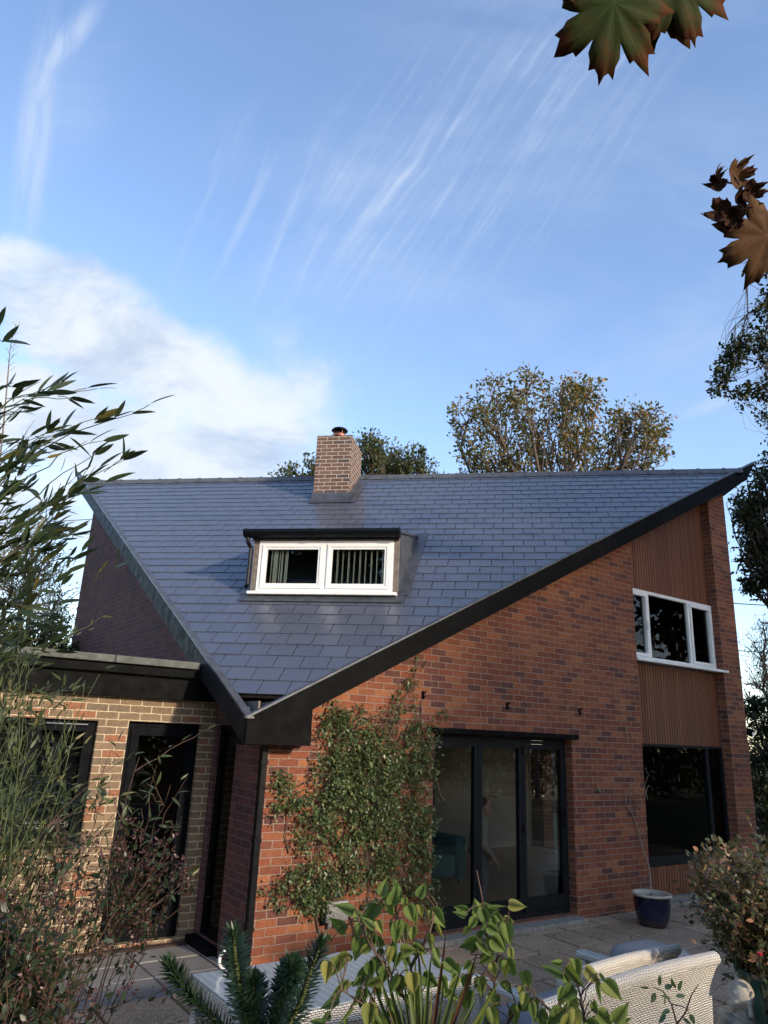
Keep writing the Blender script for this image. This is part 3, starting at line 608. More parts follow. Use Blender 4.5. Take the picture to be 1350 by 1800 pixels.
for t in (-.30,.36): m.hexa([(t,sf-.05,4.546),(t+.03,sf-.05,4.546),(t+.03,3.5,dz(3.5)+.03),(t,3.5,dz(3.5)+.03)],[(t,sf-.03,4.58),(t+.03,sf-.03,4.58),(t+.03,3.5,dz(3.5)+.06),(t,3.5,dz(3.5)+.06)])
m.build('dormer_roof','lead',dorm)
m=MB(ST_F); roofsheet(m,-1.02,1.12,sf-.17,sf-.006,.022); roofsheet(m,1.034,1.17,sf,3.6,.022,.005,.02); roofsheet(m,-1.07,-.937,sf,3.6,.022,.005); m.build('dormer_flashing','lead',dorm)
m=MB(ST_F); m.tube([(1.036,sf+.03,rz_(sf+.03)+.05),(1.04,2.6,rz_(2.6)+.04),(1.045,3.45,rz_(3.45)+.045)],.006,5); m.tube([(-.95,sf-.02,3.69),(-.6,sf-.10,3.63),(.3,sf-.12,3.63),(1.1,sf-.05,3.67),(1.14,sf+.1,3.80)],.005,5); m.build('sealant_line','verge_metal',dorm)
m=MB(ST_F); gp=[(sf-.062,4.547),(sf-.17,4.553),(sf-.172,4.515),(sf-.15,4.475),(sf-.12,4.455),(sf-.062,4.452)]
A=[(-1.05,*p) for p in gp]; B=[(1.055,*p) for p in gp]; m.face(A); m.face(B[::-1])
for k in range(6): j=(k+1)%6; m.face([A[j],A[k],B[k],B[j]])
for t in (-1.02,-.12,.96,1.02): 
    A=[(t,p[0]-.006*(1 if k in(1,2,3,4) else 0),p[1]+(.004 if k<2 else -.006)) for k,p in enumerate(gp)]; B=[(t+.03,a[1],a[2]) for a in A]; m.face(A); m.face(B[::-1])
    for k in range(6): j=(k+1)%6; m.face([A[j],A[k],B[k],B[j]])
m.box(-.94,1.03,sf-.062,sf-.005,4.43,4.514); m.build('gutter','black_gloss',dorm)
MB(ST_F).tube([(-1.0,sf-.10,4.46),(-1.0,sf-.09,4.40),(-.975,sf-.01,4.33),(-.975,sf-.01,3.84),(-.975,sf-.05,3.80)],.028,10).build('dormer_rain_pipe','black_gloss',dorm)
MB(ST_F).rbox(-.94,1.028,sf-.115,sf+.02,3.692,3.735,.008).build('sill','white_frame',dorm)
def frame(m,x0,x1,z0,z1,w,y0,y1):     # four bars butted end to end
    m.box(x0,x0+w,y0,y1,z0,z1); m.box(x1-w,x1,y0,y1,z0,z1); m.box(x0+w,x1-w,y0,y1,z0,z0+w); m.box(x0+w,x1-w,y0,y1,z1-w,z1)
m=MB(ST_F); frame(m,-.856,.964,3.737,4.428,.05,sf-.012,sf+.048); m.box(.028,.085,sf-.010,sf+.048,3.787,4.378)
for a,b in ((-.803,.026),(.087,.911)):
    frame(m,a,b,3.789,4.376,.035,sf-.024,sf+.03); frame(m,a+.035,b-.035,3.824,4.341,.03,sf-.014,sf+.03)
m.build('window_frame','white_frame',dorm)
for a,b in ((-.738,-.038),(.152,.847)): MB(ST_F).box(a,b,sf+.006,sf+.012,3.853,4.312).build('pane','dark_glass',dorm)
m=MB(ST_F)
for i,t in enumerate((-.71,-.68,-.655,-.60,-.57,-.52,-.49)): m.box(t,t+.014+.012*(i%3),sf+.09+.01*(i%2),sf+.095+.01*(i%2),3.75,4.42)
m.build('blind','cream_blind',dorm); m=MB(ST_F)
for i in range(9): t=.19+i*.076; m.box(t,t+(.012 if i%2 else .018),sf+.09,sf+.13,3.75,4.42)
m.build('blind','cream_blind',dorm)
# ---------------------------------------------------------------- cladding bay with two windows
def cladding(z0,ztop):
    m=MB(); x=6.069
    while x<8.37:
        b=min(x+.052,8.383); m.hexa([(x,.150,z0),(b,.150,z0),(b,.174,z0),(x,.174,z0)],[(x,.150,ztop(x)),(b,.150,ztop(b)),(b,.174,ztop(b)),(x,.174,ztop(x))]); x+=.066
    o=m.build('cladding','cladding',H,merge=True)
    m=MB(); m.hexa([(6.068,.175,z0),(8.384,.175,z0),(8.384,.24,z0),(6.068,.24,z0)],[(6.068,.175,ztop(6.068)),(8.384,.175,ztop(8.384)),(8.384,.24,ztop(8.384)),(6.068,.24,ztop(6.068))]); m.build('cladding_backing','dark_void',o)
cladding(4.40,lambda x:soffit(x)+.1); cladding(2.06,lambda x:3.235); cladding(.0,lambda x:.385)
MB().box(6.068,8.384,.13,.18,4.383,4.398).build('drip_strip','cladding',H)
up=thing('upper_window',(7.2,.15,3.25),None,None); up.parent=H; up.location=Vector((7.2,.15,3.25))-Vector((0,0,GZ))
del up
m=MB(); frame(m,6.072,8.380,3.29,4.38,.05,.118,.19)
for x in (6.565,7.665): m.box(x,x+.055,.120,.19,3.34,4.33)
for a,b in ((6.124,6.563),(7.722,8.328)): frame(m,a,b,3.342,4.328,.045,.104,.17)
for o in [o for o in bpy.data.objects if o.name=='upper_window']: bpy.data.objects.remove(o)
uw=m.build('upper_window','white_frame',H)
for a,b in ((6.169,6.518),(6.620,7.665),(7.767,8.283)): MB().box(a,b,.150,.156,3.33 if a>6.6 and b<7.7 else 3.387,4.34 if a>6.6 and b<7.7 else 4.283).build('pane','window_glass',uw)
m=MB(); m.rbox(6.064,8.383,-.03,.11,3.246,3.289,.006); m.rbox(8.383,8.47,-.05,-.003,3.246,3.285,.006); m.build('sill','white_frame',uw)
MB().tube([(6.50,.095,3.75),(6.49,.07,3.78),(6.49,.07,3.90)],.009,6).build('handle','white_frame',uw)
MB().box(6.1,8.36,.32,.33,2.9,4.5).build('net_curtain','curtain',uw)
m=MB(); frame(m,6.07,8.382,.39,2.0595,.035,.155,.26); m.box(6.105,8.347,.15,.22,.425,.52); m.box(7.93,8.0,.165,.22,.52,2.02); lw=m.build('lower_window','grey_frame',H)
MB().box(6.105,7.93,.19,.196,.52,2.02).build('pane','window_glass',lw); MB().box(8.0,8.347,.19,.196,.52,2.02).build('pane','dark_glass',lw)
m=MB(); m.box(6.068,8.39,.05,.3,-.13,-.003); m.box(6.2,8.8,-.10,.049,-.13,-.03); m.build('plinth','concrete',H)
# ---------------------------------------------------------------- bifold door
m=MB(); frame(m,2.203,4.56,-.018,2.03,.045,.115,.185); m.box(2.203,4.56,.12,.185,2.031,2.064); m.box(2.248,4.515,.118,.18,.027,.06); bf=m.build('folding_door','grey_frame',H)
xs=[2.25,2.985,3.735,4.513]
for i in range(3):
    a,b=xs[i]+.003,xs[i+1]-.003
    m=MB(); m.box(a,a+.06,.105,.165,.062,1.983); m.box(b-.06,b,.105,.165,.062,1.983); m.box(a+.06,b-.06,.105,.165,.062,.20); m.box(a+.06,b-.06,.105,.165,1.925,1.983); m.build('door_leaf','grey_frame',bf)
    MB().box(a+.06,b-.06,.13,.136,.20,1.925).build('pane','window_glass',bf)
m=MB(); m.rbox(4.462,4.488,.098,.105,.98,1.22,.003); m.tube([(4.475,.10,1.15),(4.475,.055,1.15),(4.37,.05,1.15)],.010,8); m.build('handle','black_frame',bf)
for z in (1.90,.10,.98): MB().box(3.723,3.747,.088,.105,z-.05,z+.05).build('hinge','black_frame',bf)
m=MB(); m.rbox(2.10,4.66,-.045,.115,2.068,2.128,.004); m.build('lintel','black_fascia',H)
m=MB(); m.hexa([(2.0,-.19,-.13),(4.56,-.19,-.13),(4.56,.114,-.13),(2.0,.114,-.13)],[(2.0,-.16,-.035),(4.56,-.16,-.035),(4.56,.114,-.024),(2.0,.114,-.024)]); m.build('door_step','concrete',H)
# ---------------------------------------------------------------- narrow side window
m=MB()
for y0,y1 in ((.548,.61),(1.015,1.078)): m.box(.04,.11,y0,y1,.002,2.048)
m.box(.04,.11,.61,1.015,.002,.07); m.box(.04,.11,.61,1.015,1.98,2.048); sw_=m.build('side_window','black_frame',H)
MB().box(.07,.076,.61,1.015,.07,1.98).build('pane','window_glass',sw_); MB().rbox(-.11,.035,.52,1.10,-.075,-.002,.006).build('sill','black_frame',sw_)
# ---------------------------------------------------------------- flat roofed side wing
EY=1.156
m=MB(); ops=[(-2.46,-1.265,.88,2.035),(-.954,-.160,-.045,2.045)]; xs=[-6,-2.46,-1.265,-.954,-.16,-.002]
for a,b in zip(xs,xs[1:]):
    o=[q for q in ops if q[0]<(a+b)/2<q[1]]
    if not o: m.box(a,b,EY,EY+.28,-.13,2.44)
    else:
        m.box(a,b,EY,EY+.28,o[0][3],2.44)
        if o[0][2]>0: m.box(a,b,EY,EY+.28,-.13,o[0][2])
        else: m.box(a,b,EY,EY+.28,-.13,-.046)
m.box(-6,-5.7,EY+.281,5.5,-.13,2.44); m.box(-5.69,-.01,5.2,5.5,-.13,2.44)
m.uv=[(u+.06,v+.045-.0) for u,v in m.uv]; m.build('side_wing_wall','buff_brick',H)
MB().box(-5.99,-.002,EY-.06,5.5,2.445,2.60).build('side_wing_roof','coping_felt',H)
MB().rbox(-6.05,-.002,EY-.10,EY-.07,2.285,2.50,.004).build('side_wing_fascia','black_fascia',H)
MB().rbox(-6.1,-.005,EY-.17,EY-.101,2.515,2.60,.006).build('side_wing_gutter_board','black_fascia',H)
m=MB(); x=-6.14
while x<-.35: b=min(x+.98,-.325); m.rbox(x,b-.004,EY-.21,EY+.10,2.612,2.688,.010); x+=.98
m.build('coping','coping_felt',H,merge=True)
m=MB(); frame(m,-.951,-.163,-.042,2.042,.05,EY+.07,EY+.14); frame(m,-.899,-.215,.010,1.990,.085,EY+.055,EY+.12); sd_=m.build('side_door','black_frame',H)
MB().box(-.814,-.300,EY+.085,EY+.091,.095,1.905).build('pane','window_glass',sd_)
m=MB(); m.tube([(-.255,EY+.055,1.0),(-.255,EY+.01,1.0),(-.36,EY+.01,1.0)],.009,6); m.rbox(-.27,-.24,EY+.046,EY+.055,.92,1.1,.003); m.build('handle','black_gloss',sd_)
m=MB(); frame(m,-2.457,-1.268,.883,2.032,.055,EY+.06,EY+.13); m.box(-1.90,-1.84,EY+.06,EY+.13,.94,1.975); frame(m,-1.838,-1.325,.94,1.975,.05,EY+.045,EY+.12); wn=m.build('wing_window','black_frame',H)
MB().box(-2.40,-1.90,EY+.09,EY+.096,.94,1.975).build('pane','window_glass',wn); MB().box(-1.788,-1.375,EY+.08,EY+.086,.99,1.925).build('pane','window_glass',wn)
m=MB(); 
for i in range(58): z=.96+i*.0175; m.hexa([(-2.39,EY+.15,z),(-1.33,EY+.15,z),(-1.33,EY+.163,z+.008),(-2.39,EY+.163,z+.008)],[(-2.39,EY+.15,z+.001),(-1.33,EY+.15,z+.001),(-1.33,EY+.163,z+.009),(-2.39,EY+.163,z+.009)])
m.build('blind','grey_frame',wn); MB().box(-2.45,-1.27,EY-.02,EY+.05,.855,.879).build('sill','black_frame',wn)
MB().rbox(-1.75,-1.35,EY+.035,EY+.045,1.985,2.0,.003).build('trickle_vent','verge_metal',wn)
MB().box(-5.7,-.01,EY+3.2,EY+3.25,-.05,2.44).build('wing_inner_wall','teal_fabric',H)
m=MB(); 
for i in range(62): x=-1.22+i*.0195; m.box(x,x+.010,1.035,1.125,-.082,-.070)
m.box(-1.22,-.005,1.035,1.045,-.09,-.068); m.box(-1.22,-.005,1.12,1.13,-.09,-.068); tag(m.build('drain_channel','drain_metal'),'rusty slotted drain grating along the foot of the black side door','drain')
# ---------------------------------------------------------------- fittings on the front wall
for x,z in ((2.018,2.484),(3.368,2.438),(4.73,2.439)):
    m=MB(); m.rbox(x-.018,x+.018,-.010,-.001,z-.05,z+.04,.003); m.tube([(x,-.008,z+.02),(x,-.05,z+.02),(x,-.06,z+.045)],.008,6); m.tube([(x,-.008,z-.03),(x,-.035,z-.035),(x,-.04,z-.015)],.007,6); m.build('wall_bracket','black_frame',H)
m=MB(); m.rbox(.84,1.10,-.075,-.002,.24,.43,.02,3); eb=m.build('socket_box','steel_box',H)
MB().rbox(.81,.845,-.05,-.002,.22,.42,.008).build('socket_back','black_frame',eb)

for x in (.90,.985): MB().tube([(x,-.04,.245),(x,-.04,.19)],.022,12).build('cable_gland','steel_box',eb)
MB().tube([(1.10,-.03,.28),(1.16,-.02,.25),(1.2,-.02,.16),(1.22,-.02,.0)],.007,6).build('cable','cable',eb)
m=MB(); m.tube([(8.916,.12,2.33),(9.0,.10,2.33)],.03,10); m.tube([(8.99,.10,2.35),(9.03,.02,2.32),(9.045,-.03,2.30)],[.05,.06,.065],14); sl=m.build('security_light','black_frame',H)
MB().tube([(9.05,-.032,2.30),(9.051,-.036,2.30)],.055,14).build('lens','white_frame',sl)
MB().tube([(1.98,-.012,2.42),(2.0,-.014,2.13),(2.02,-.012,1.9)],.004,5).build('wire','cable',H)
# ================================================================= solid figures grown from round limbs
def blend(name,segs,mat,parent=None,vox=.008,origin=None,smooth=3,extra=None):
    """segs: (a,b,ra,rb) tapered capsules or (centre,(rx,ry,rz)) ellipsoids fused into one continuous skin"""
    bm=bmesh.new()
    for s in segs:
        if len(s)==2:
            c,r=s; g=bmesh.ops.create_icosphere(bm,subdivisions=3,radius=1)['verts']
            for v in g: v.co=Vector((c[0]+v.co.x*r[0],c[1]+v.co.y*r[1],c[2]+v.co.z*r[2]))
        else:
            a,b=Vector(s[0]),Vector(s[1]); n=max(2,int((b-a).length/(min(s[2],s[3])*.45))+1)
            for i in range(n+1):
                t=i/n; p=a.lerp(b,t); r=s[2]+(s[3]-s[2])*t; g=bmesh.ops.create_icosphere(bm,subdivisions=2,radius=r)['verts']
                for v in g: v.co=v.co+p
    me=bpy.data.meshes.new(name); bm.to_mesh(me); bm.free(); o=bpy.data.objects.new(name+'_tmp',me); COL.objects.link(o)
    md=o.modifiers.new('r','REMESH'); md.mode='VOXEL'; md.voxel_size=vox
    sm_=o.modifiers.new('s','SMOOTH'); sm_.iterations=smooth; sm_.factor=.5
    dg=bpy.context.evaluated_depsgraph_get(); me2=bpy.data.meshes.new_from_object(o.evaluated_get(dg)); bpy.data.objects.remove(o); me2.name=name
    me2.polygons.foreach_set('use_smooth',[True]*len(me2.polygons)); return link(name,me2,mat,parent,origin)
def plane_pt(u,v,axis,k):
    d=r_*((u-675)/FPX)+d_*((v-900)/FPX)+f_; t=(k-CAM[axis])/d[axis]; return CAM+d*t
# ================================================================= furniture on the patio
def sofa(label,cx,cy,w,dep,hb,ha,rot,mat,arm,cat='sofa'):
    T_=thing('rattan_sofa',(cx,cy,GZ),label,cat); F=Matrix.Translation((cx,cy,GZ))@Matrix.Rotation(rot,4,'Z')
    hw=w/2
    m=MB(F)   # back: flared panel that leans outwards and ends above the arms
    y0=-dep/2
    def panel(xl,xr,z0,z1,ya,yb,fl,th):
        n=6
        for i in range(n):
            t0,t1=i/n,(i+1)/n; za,zb=z0+(z1-z0)*t0,z0+(z1-z0)*t1; ea,eb=fl*t0**1.5,fl*t1**1.5; Ya,Yb=ya+(yb-ya)*t0**1.4,ya+(yb-ya)*t1**1.4
            A=[(xl-ea,Ya,za),(xr+ea,Ya,za),(xr+ea,Ya+th,za),(xl-ea,Ya+th,za)]; B=[(xl-eb,Yb,zb),(xr+eb,Yb,zb),(xr+eb,Yb+th,zb),(xl-eb,Yb+th,zb)]
            for k in range(4): j=(k+1)%4; m.face([A[k],A[j],B[j],B[k]])
            if i==n-1: m.face(B)
    panel(-hw+.0,hw-.0,.06,ha-.02,y0,y0-.02,.0,.075)
    panel(-hw+.035,hw-.035,ha-.02,hb,y0-.02,y0-.075,.045,.07)
    m.tube([(-hw-.012,y0-.045,hb),(-hw*.5,y0-.042,hb+.012),(0,y0-.04,hb+.016),(hw*.5,y0-.042,hb+.012),(hw+.012,y0-.045,hb)],.034,12)
    m.build('backrest',mat,T_)
    for s in (-1,1):
        m=MB(F); xi=s*(hw-.045); m.rbox(xi-.05,xi+.05,y0+.076,dep/2,arm-.05,arm,.02,3); 
        m.rbox(xi-.035,xi+.035,dep/2-.08,dep/2-.012,.02,arm-.051,.012,2); m.rbox(xi-.035,xi+.035,y0+.078,dep/2-.082,.14,.36,.012,2); m.build('armrest',mat,T_)
    m=MB(F); m.rbox(-hw+.09,hw-.09,y0+.076,dep/2-.01,.12,.36,.015,2); m.build('seat_frame',mat,T_)
    m=MB(F); m.rbox(-hw+.095,hw-.095,y0+.10,dep/2-.015,.365,.44,.03,3); m.build('seat_cushion','grey_rattan',T_)
    for sx in (-1,1):
        for sy in (-1,1): m=MB(F); m.tube([(sx*(hw-.06),sy*(dep/2-.06),0),(sx*(hw-.06),sy*(dep/2-.06),.13)],.022,8); m.build('leg',mat,T_)
    return T_
sofa('white rattan sofa nearest the camera, seen from behind with a flared woven back',-.06,-3.90,1.42,.74,1.04,.88,R(4),'white_rattan',.66)
sofa('low white rattan sofa with narrow arms standing beyond the nearer sofa',.90,-3.09,1.22,.72,.80,.64,R(4),'white_rattan',.64)
t=thing('footstool',(2.53,-2.53,GZ),'rounded blue grey woven footstool beyond the white rattan sofas','footstool')
m=MB(); m.rbox(2.25,2.81,-2.80,-2.26,GZ+.03,GZ+.50,.11,4); m.build('woven_body','grey_rattan',t,smooth=True,merge=True)
# glass topped table
TZ=.60; t=thing('patio_table',(-.55,-2.52,GZ),'long white rattan table with a pale ribbed glass top beside the brick corner','table')
m=MB(); m.rbox(-1.345,.25,-2.93,-2.11,TZ-.008,TZ,.003); m.build('glass_top','frosted_glass',t)
m=MB(); frame(m,0,0,0,0,0,0,0) if 0 else None
for a,b,c,d in ((-1.35,.255,-2.94,-2.87),(-1.35,.255,-2.17,-2.10),(-1.35,-1.28,-2.869,-2.171),(.185,.255,-2.869,-2.171)): m.rbox(a,b,c,d,TZ-.10,TZ-.009,.008)
m.build('table_frame','white_rattan',t)
for x in (-1.30,.20):
    for y in (-2.89,-2.15): MB().rbox(x-.035,x+.035,y-.035,y+.035,GZ,TZ-.101,.008).build('leg','white_rattan',t)
rp=plane_pt(398,1704,2,TZ+.012)
pts=[(rp.x+.052*math.sin(a),rp.y-.0,rp.z+.055-.052*math.cos(a)) for a in np.linspace(PI*.95,PI*1.95,14)]; pts=[Vector(p) for p in pts]+[Vector((rp.x+.05,rp.y-.03,rp.z+.004))]
m=MB(); m.tube(pts,[.006+.004*math.sin(i/14*PI) for i in range(len(pts))],10); m.lathe([(0,-.012),(.03,-.012),(.03,-.006),(0,-.004)],20,(rp.x+.01,rp.y,rp.z+.001)); tag(m.build('hook_ornament','white_ceramic'),'small curved white ceramic hook standing on the glass table top','ornament')
# blue pot with a bare climbing plant
pc=plane_pt(1145,1569,2,.285); px_,py_=pc.x,pc.y
t=thing('plant_pot',(px_,py_,GZ),'dark blue glazed pot with a cream rim standing against the brick wall','pot')
MB().lathe([(0,GZ+.002),(.155,GZ+.002),(.165,GZ+.02),(.20,GZ+.12),(.218,GZ+.24),(.215,GZ+.315),(.214,GZ+.33)],48,(px_,py_,0)).build('pot_body','blue_glaze',t,smooth=True,merge=True)
MB().lathe([(.214,GZ+.33),(.24,GZ+.338),(.245,GZ+.352),(.232,GZ+.366),(.205,GZ+.362),(.195,GZ+.33),(.19,GZ+.28)],48,(px_,py_,0)).build('rim','cream_glaze',t,smooth=True,merge=True)
MB().lathe([(.192,GZ+.285),(.1,GZ+.292),(0,GZ+.295)],24,(px_,py_,0)).build('soil','terracotta_soil',t)
t=thing('bare_climber',(px_,py_,GZ+.29),'leafless twisting climber growing out of the blue pot up the brick wall','climber')
wp=lambda u,v,y=-.03: plane_pt(u,v,1,y)
P=[Vector((px_,py_,GZ+.29)),wp(1143,1545,-.22),wp(1140,1520,-.15),wp(1130,1492,-.10),wp(1122,1460),wp(1112,1432),wp(1103,1418),wp(1107,1400),wp(1118,1408),wp(1112,1425)]
tubes('stem',[(P,np.linspace(.013,.005,len(P)))],'pale_twig',t,7)
tw=[[wp(1122,1460),wp(1134,1470),wp(1138,1455),wp(1130,1440),wp(1118,1425)],[wp(1103,1418),wp(1100,1400),wp(1108,1380),wp(1122,1368)],[wp(1118,1425),wp(1132,1405),wp(1140,1380),wp(1148,1388)],[wp(1138,1405),wp(1133,1380),wp(1140,1362),wp(1134,1350)],[wp(1112,1432),wp(1106,1405),wp(1110,1375),wp(1105,1340),wp(1107,1320)],[wp(1107,1318),wp(1098,1270),wp(1085,1235),wp(1076,1180)]]
tubes('twig',[(p,np.linspace(.005,.0022,len(p))) for p in tw],'pale_twig',t,5)
T_OV=T_oval(.5); T_LA=T_lance(.20,5,.12); T_LB=T_lance(.22,5,.25); T_HE=T_heart(); T_RH=T_rhomb(.55,.10); T_RN=T_rhomb(.30,.05)
for a_,b_,c_ in ((wp(1045,1380,-.02),(.2,-.3,-1),.09),(wp(1050,1388,-.02),(1,-.3,-.3),.08),(wp(1130,1470,-.05),(0,-1,-.4),.05)): leaves('leaf',T_OV,[a_],[b_],[c_],'lilac_leaf',t)
# ================================================================= climber on the front wall
t=thing('climbing_shrub',(1.3,-.1,GZ),'dense small leaved green climber sprawling over the brick wall left of the folding door','climber')
IV=[(592,1262,28,26,1),(610,1300,48,45,1.1),(650,1350,62,50,1.3),(600,1365,45,42,1.2),(705,1300,55,38,.75),(745,1310,30,45,.7),(738,1380,34,60,.75),(690,1380,50,50,.8),(640,1430,70,50,1.1),(578,1410,36,40,.9),(560,1470,40,45,.9),(700,1460,55,55,.7),(745,1470,26,60,.75),(640,1500,60,45,.8),(548,1555,52,38,1.2),(600,1540,36,26,.9),(560,1590,35,22,.8),(700,1530,50,40,.6),(745,1560,28,45,.7),(755,1600,22,26,.5),(492,1382,20,20,.8),(520,1400,28,24,.8),(488,1420,14,16,.6),(735,1180,10,28,.35),(720,1215,16,20,.4),(690,1240,40,14,.35),(655,1255,30,12,.35),(773,1258,14,6,.9),(478,1580,22,22,.35),(660,1570,30,30,.35)]
P=[];D=[];SZ=[];paths=[]
root=Vector((1.9,-.06,GZ))
for (u,v,a,b,de) in IV:
    n=int(a*b*.42*de)+12; c=wp(u,v,-.05)
    ncl=max(4,n//11)
    for _ in range(ncl):
        th=rng.uniform(0,2*PI); rr_=math.sqrt(rng.uniform(0,1)); uu=u+a*rr_*math.cos(th)*1.08; vv=v+b*rr_*math.sin(th)*1.08
        dep=-.02-abs(rng.normal(0,.055))*min(1.4,de)-.05*(1-rr_)*de; q=np.array(wp(uu,vv,dep)); s0=np.array(c)+(q-np.array(c))*.3; s0[1]=-.015
        paths.append((curve(s0,q,(0,-.01,.02),5,.006),np.linspace(.0035,.0012,5)))
        k=int(11*rng.uniform(.6,1.5)); P.append(q+rng.normal(0,.032,(k,3))*np.array([1,.55,1])); D.append(rng.normal(0,.8,(k,3))+np.array([0,-.5,-.35])); SZ.append(rng.uniform(.030,.056,k))
P=np.concatenate(P); P[:,1]=np.minimum(P[:,1],-.008)
leaves('foliage',T_RH,P,np.concatenate(D),np.concatenate(SZ),'ivy_leaf',t)
main=[[(560,1640),(548,1560),(560,1480),(580,1420),(610,1360)],[(508,1500),(502,1470),(510,1420),(530,1390)],[(700,1640),(690,1560),(680,1480),(690,1400),(720,1330),(745,1300)],[(680,1300),(700,1250),(722,1210),(738,1160)],[(560,1380),(590,1330),(610,1290),(650,1262),(700,1240),(735,1200)],[(575,1445),(530,1430),(522,1400)],[(480,1395),(520,1385),(560,1360)],[(640,1640),(650,1560),(640,1450),(630,1380)],[(755,1330),(775,1400),(785,1410),(800,1425)]]
for c in main: q=[np.array(wp(u,v,-.02-.01*i)) for i,(u,v) in enumerate(c)]; paths.append((np.array(q),np.linspace(.008,.004,len(q))))
tubes('stems',paths,'bark',t,5)
# ================================================================= trees
def gxy(u,d): p=at(u,1344,d); return Vector((p.x,p.y,GZ))
def tree(name,label,cat,base,blobs,leafm,T,lsz,ncl,per,trunk_r=.2,fork=.35,barkm='bark',spread=.25,group=None,gap=1.0,flat=1.0):
    """blobs: (centre, radius, weight) masses that the limbs reach into"""
    t=thing(name,base,label,cat,group); B=np.array(base,float); C=[np.array(b[0],float) for b in blobs]; cen=sum(C)/len(C)
    top=B+(cen-B)*np.array([.7,.7,fork+.25]); trunk=curve(B,top,rng.normal(0,.02,3)*np.linalg.norm(top-B),9,trunk_r*.15)
    tr=tubes('trunk',[(trunk,np.linspace(trunk_r,trunk_r*.55,9))],barkm,t,10)
    limbs=[];P=[];D=[];Z=[]
    for c,(c_,r,w) in zip(C,blobs):
        s=trunk[rng.integers(4,9)]; L_=np.linalg.norm(c-s); lb=curve(s,c,np.array([0,0,.10*L_])+rng.normal(0,.05*L_,3),9,L_*.018); r0=trunk_r*.30*(.6+.5*w)
        limbs.append((lb,np.linspace(r0,r0*.22,9)))
        n=int(ncl*w)
        for k in range(n):
            d=rng.normal(0,1,3); d/=np.linalg.norm(d); rad=r*rng.uniform(.25,1)**.45*(1+.18*math.sin(d[0]*5+c[0])+.14*math.sin(d[2]*7+c[1])); q=c+d*rad*np.array([1,1,.85*flat])
            s2=lb[rng.integers(4,9)]; L2=np.linalg.norm(q-s2); tw=curve(s2,q,rng.normal(0,.10*L2,3)+np.array([0,0,.05*L2]),6,L2*.03); limbs.append((tw,np.linspace(r0*.20,r0*.035,6)))
            kk=int(per*rng.uniform(.5,1.5)); j=tw[rng.integers(2,6,kk)]
            P.append(j*.4+q*.6+rng.normal(0,spread*r*gap,(kk,3))); D.append(rng.normal(0,.7,(kk,3))+d*.6+np.array([0,0,-.15])); Z.append(rng.uniform(.65,1.3,kk)*lsz)
    tubes('limbs',limbs,barkm,t,4); leaves('crown',T,np.concatenate(P),np.concatenate(D),np.concatenate(Z),leafm,t,smooth=False)
    return t
def pb(u,v,rp,d,w=1,dd=0): return (at(u,v,d+dd),rp/FPX*d,w)
# big autumn oak behind the ridge
d=24
tree('oak_tree','large half bare oak turning rust and olive, rising behind the roof ridge','tree',gxy(985,d),
 [pb(820,745,40,d,.9),pb(865,700,48,d,1.1,1),pb(925,690,45,d,1.1,-1),pb(985,690,45,d,1.2,1),pb(1030,700,42,d,1.1),pb(880,770,55,d,1.3,-1),pb(950,770,60,d,1.5,1),pb(1015,760,50,d,1.2,-1),pb(1080,770,48,d,1.1,1),pb(1130,740,40,d,.95),pb(1155,775,30,d,.6,1),pb(1100,725,28,d,.5),pb(830,815,45,d,.9),pb(900,830,50,d,1),pb(990,830,60,d,1.1),pb(1070,820,48,d,.9),pb(1140,805,32,d,.5)],
 'oak_leaf',T_RH,.155,22,26,.42,.30,spread=.15)
# evergreens behind the chimney
d=21
tree('holm_oak','broad olive evergreen tree showing over the ridge right of the chimney','tree',gxy(670,d),[pb(655,800,36,d,1.3),pb(690,810,36,d,1.3,1),pb(720,820,32,d,1.1),pb(648,785,25,d,.8,-1),pb(735,805,16,d,.4),pb(755,835,26,d,.7),pb(640,840,40,d,1.2),pb(700,850,40,d,1.2,1),pb(775,845,18,d,.5)],'holm_leaf',T_RH,.11,34,24,.3,.5,spread=.20)
tree('holm_oak','small evergreen tree top showing over the ridge left of the chimney','tree',gxy(520,22),[pb(507,835,24,22,1),pb(490,845,16,22,.7),pb(528,848,22,22,.8),pb(555,810,16,22,.7),pb(560,838,18,22,.6),pb(540,840,14,22,.5)],'holm_leaf',T_RH,.13,26,14,.2,.5,spread=.22)
# right hand side
d=15
tree('tall_dark_tree','tall dark green tree at the right edge beyond the brick pier','tree',gxy(1480,d),[pb(1340,860,30,d,.9),pb(1310,890,24,d,.7),pb(1345,930,42,d,1.5),pb(1322,965,30,d,1),pb(1345,1000,40,d,1.3),pb(1318,1030,18,d,.5),pb(1300,905,14,d,.35),pb(1360,820,34,d,1.1),pb(1390,900,60,d,1.2,1),pb(1390,990,60,d,1.2,1),pb(1400,780,50,d,.8,1)],'dark_leaf',T_RH,.11,40,15,.35,.4,spread=.20)
tree('thin_tree','thin twiggy tree with pale sparse leaves beyond the pier, below the dark crown','tree',gxy(1380,17),[pb(1340,1095,22,17,.8),pb(1325,1130,28,17,.8),pb(1345,1170,32,17,1),pb(1325,1200,26,17,.8),pb(1370,1130,40,17,1)],'hedge_leaf',T_RN,.08,40,5,.16,.5,spread=.25,barkm='pale_twig')
tree('bamboo_hedge','dark leafy hedge clump at the right edge beside the pier','hedge',gxy(1370,14.5),[pb(1345,1260,30,14.5,1.2),pb(1340,1320,36,14.5,1.4),pb(1345,1390,34,14.5,1.4),pb(1355,1450,34,14.5,1.4),pb(1325,1240,14,14.5,.5),pb(1350,1520,40,14.5,1.2),pb(1400,1350,70,14.5,1.6,1),pb(1400,1480,70,14.5,1.6,1)],'dark_leaf',T_LA,.16,40,16,.1,.8,spread=.28)
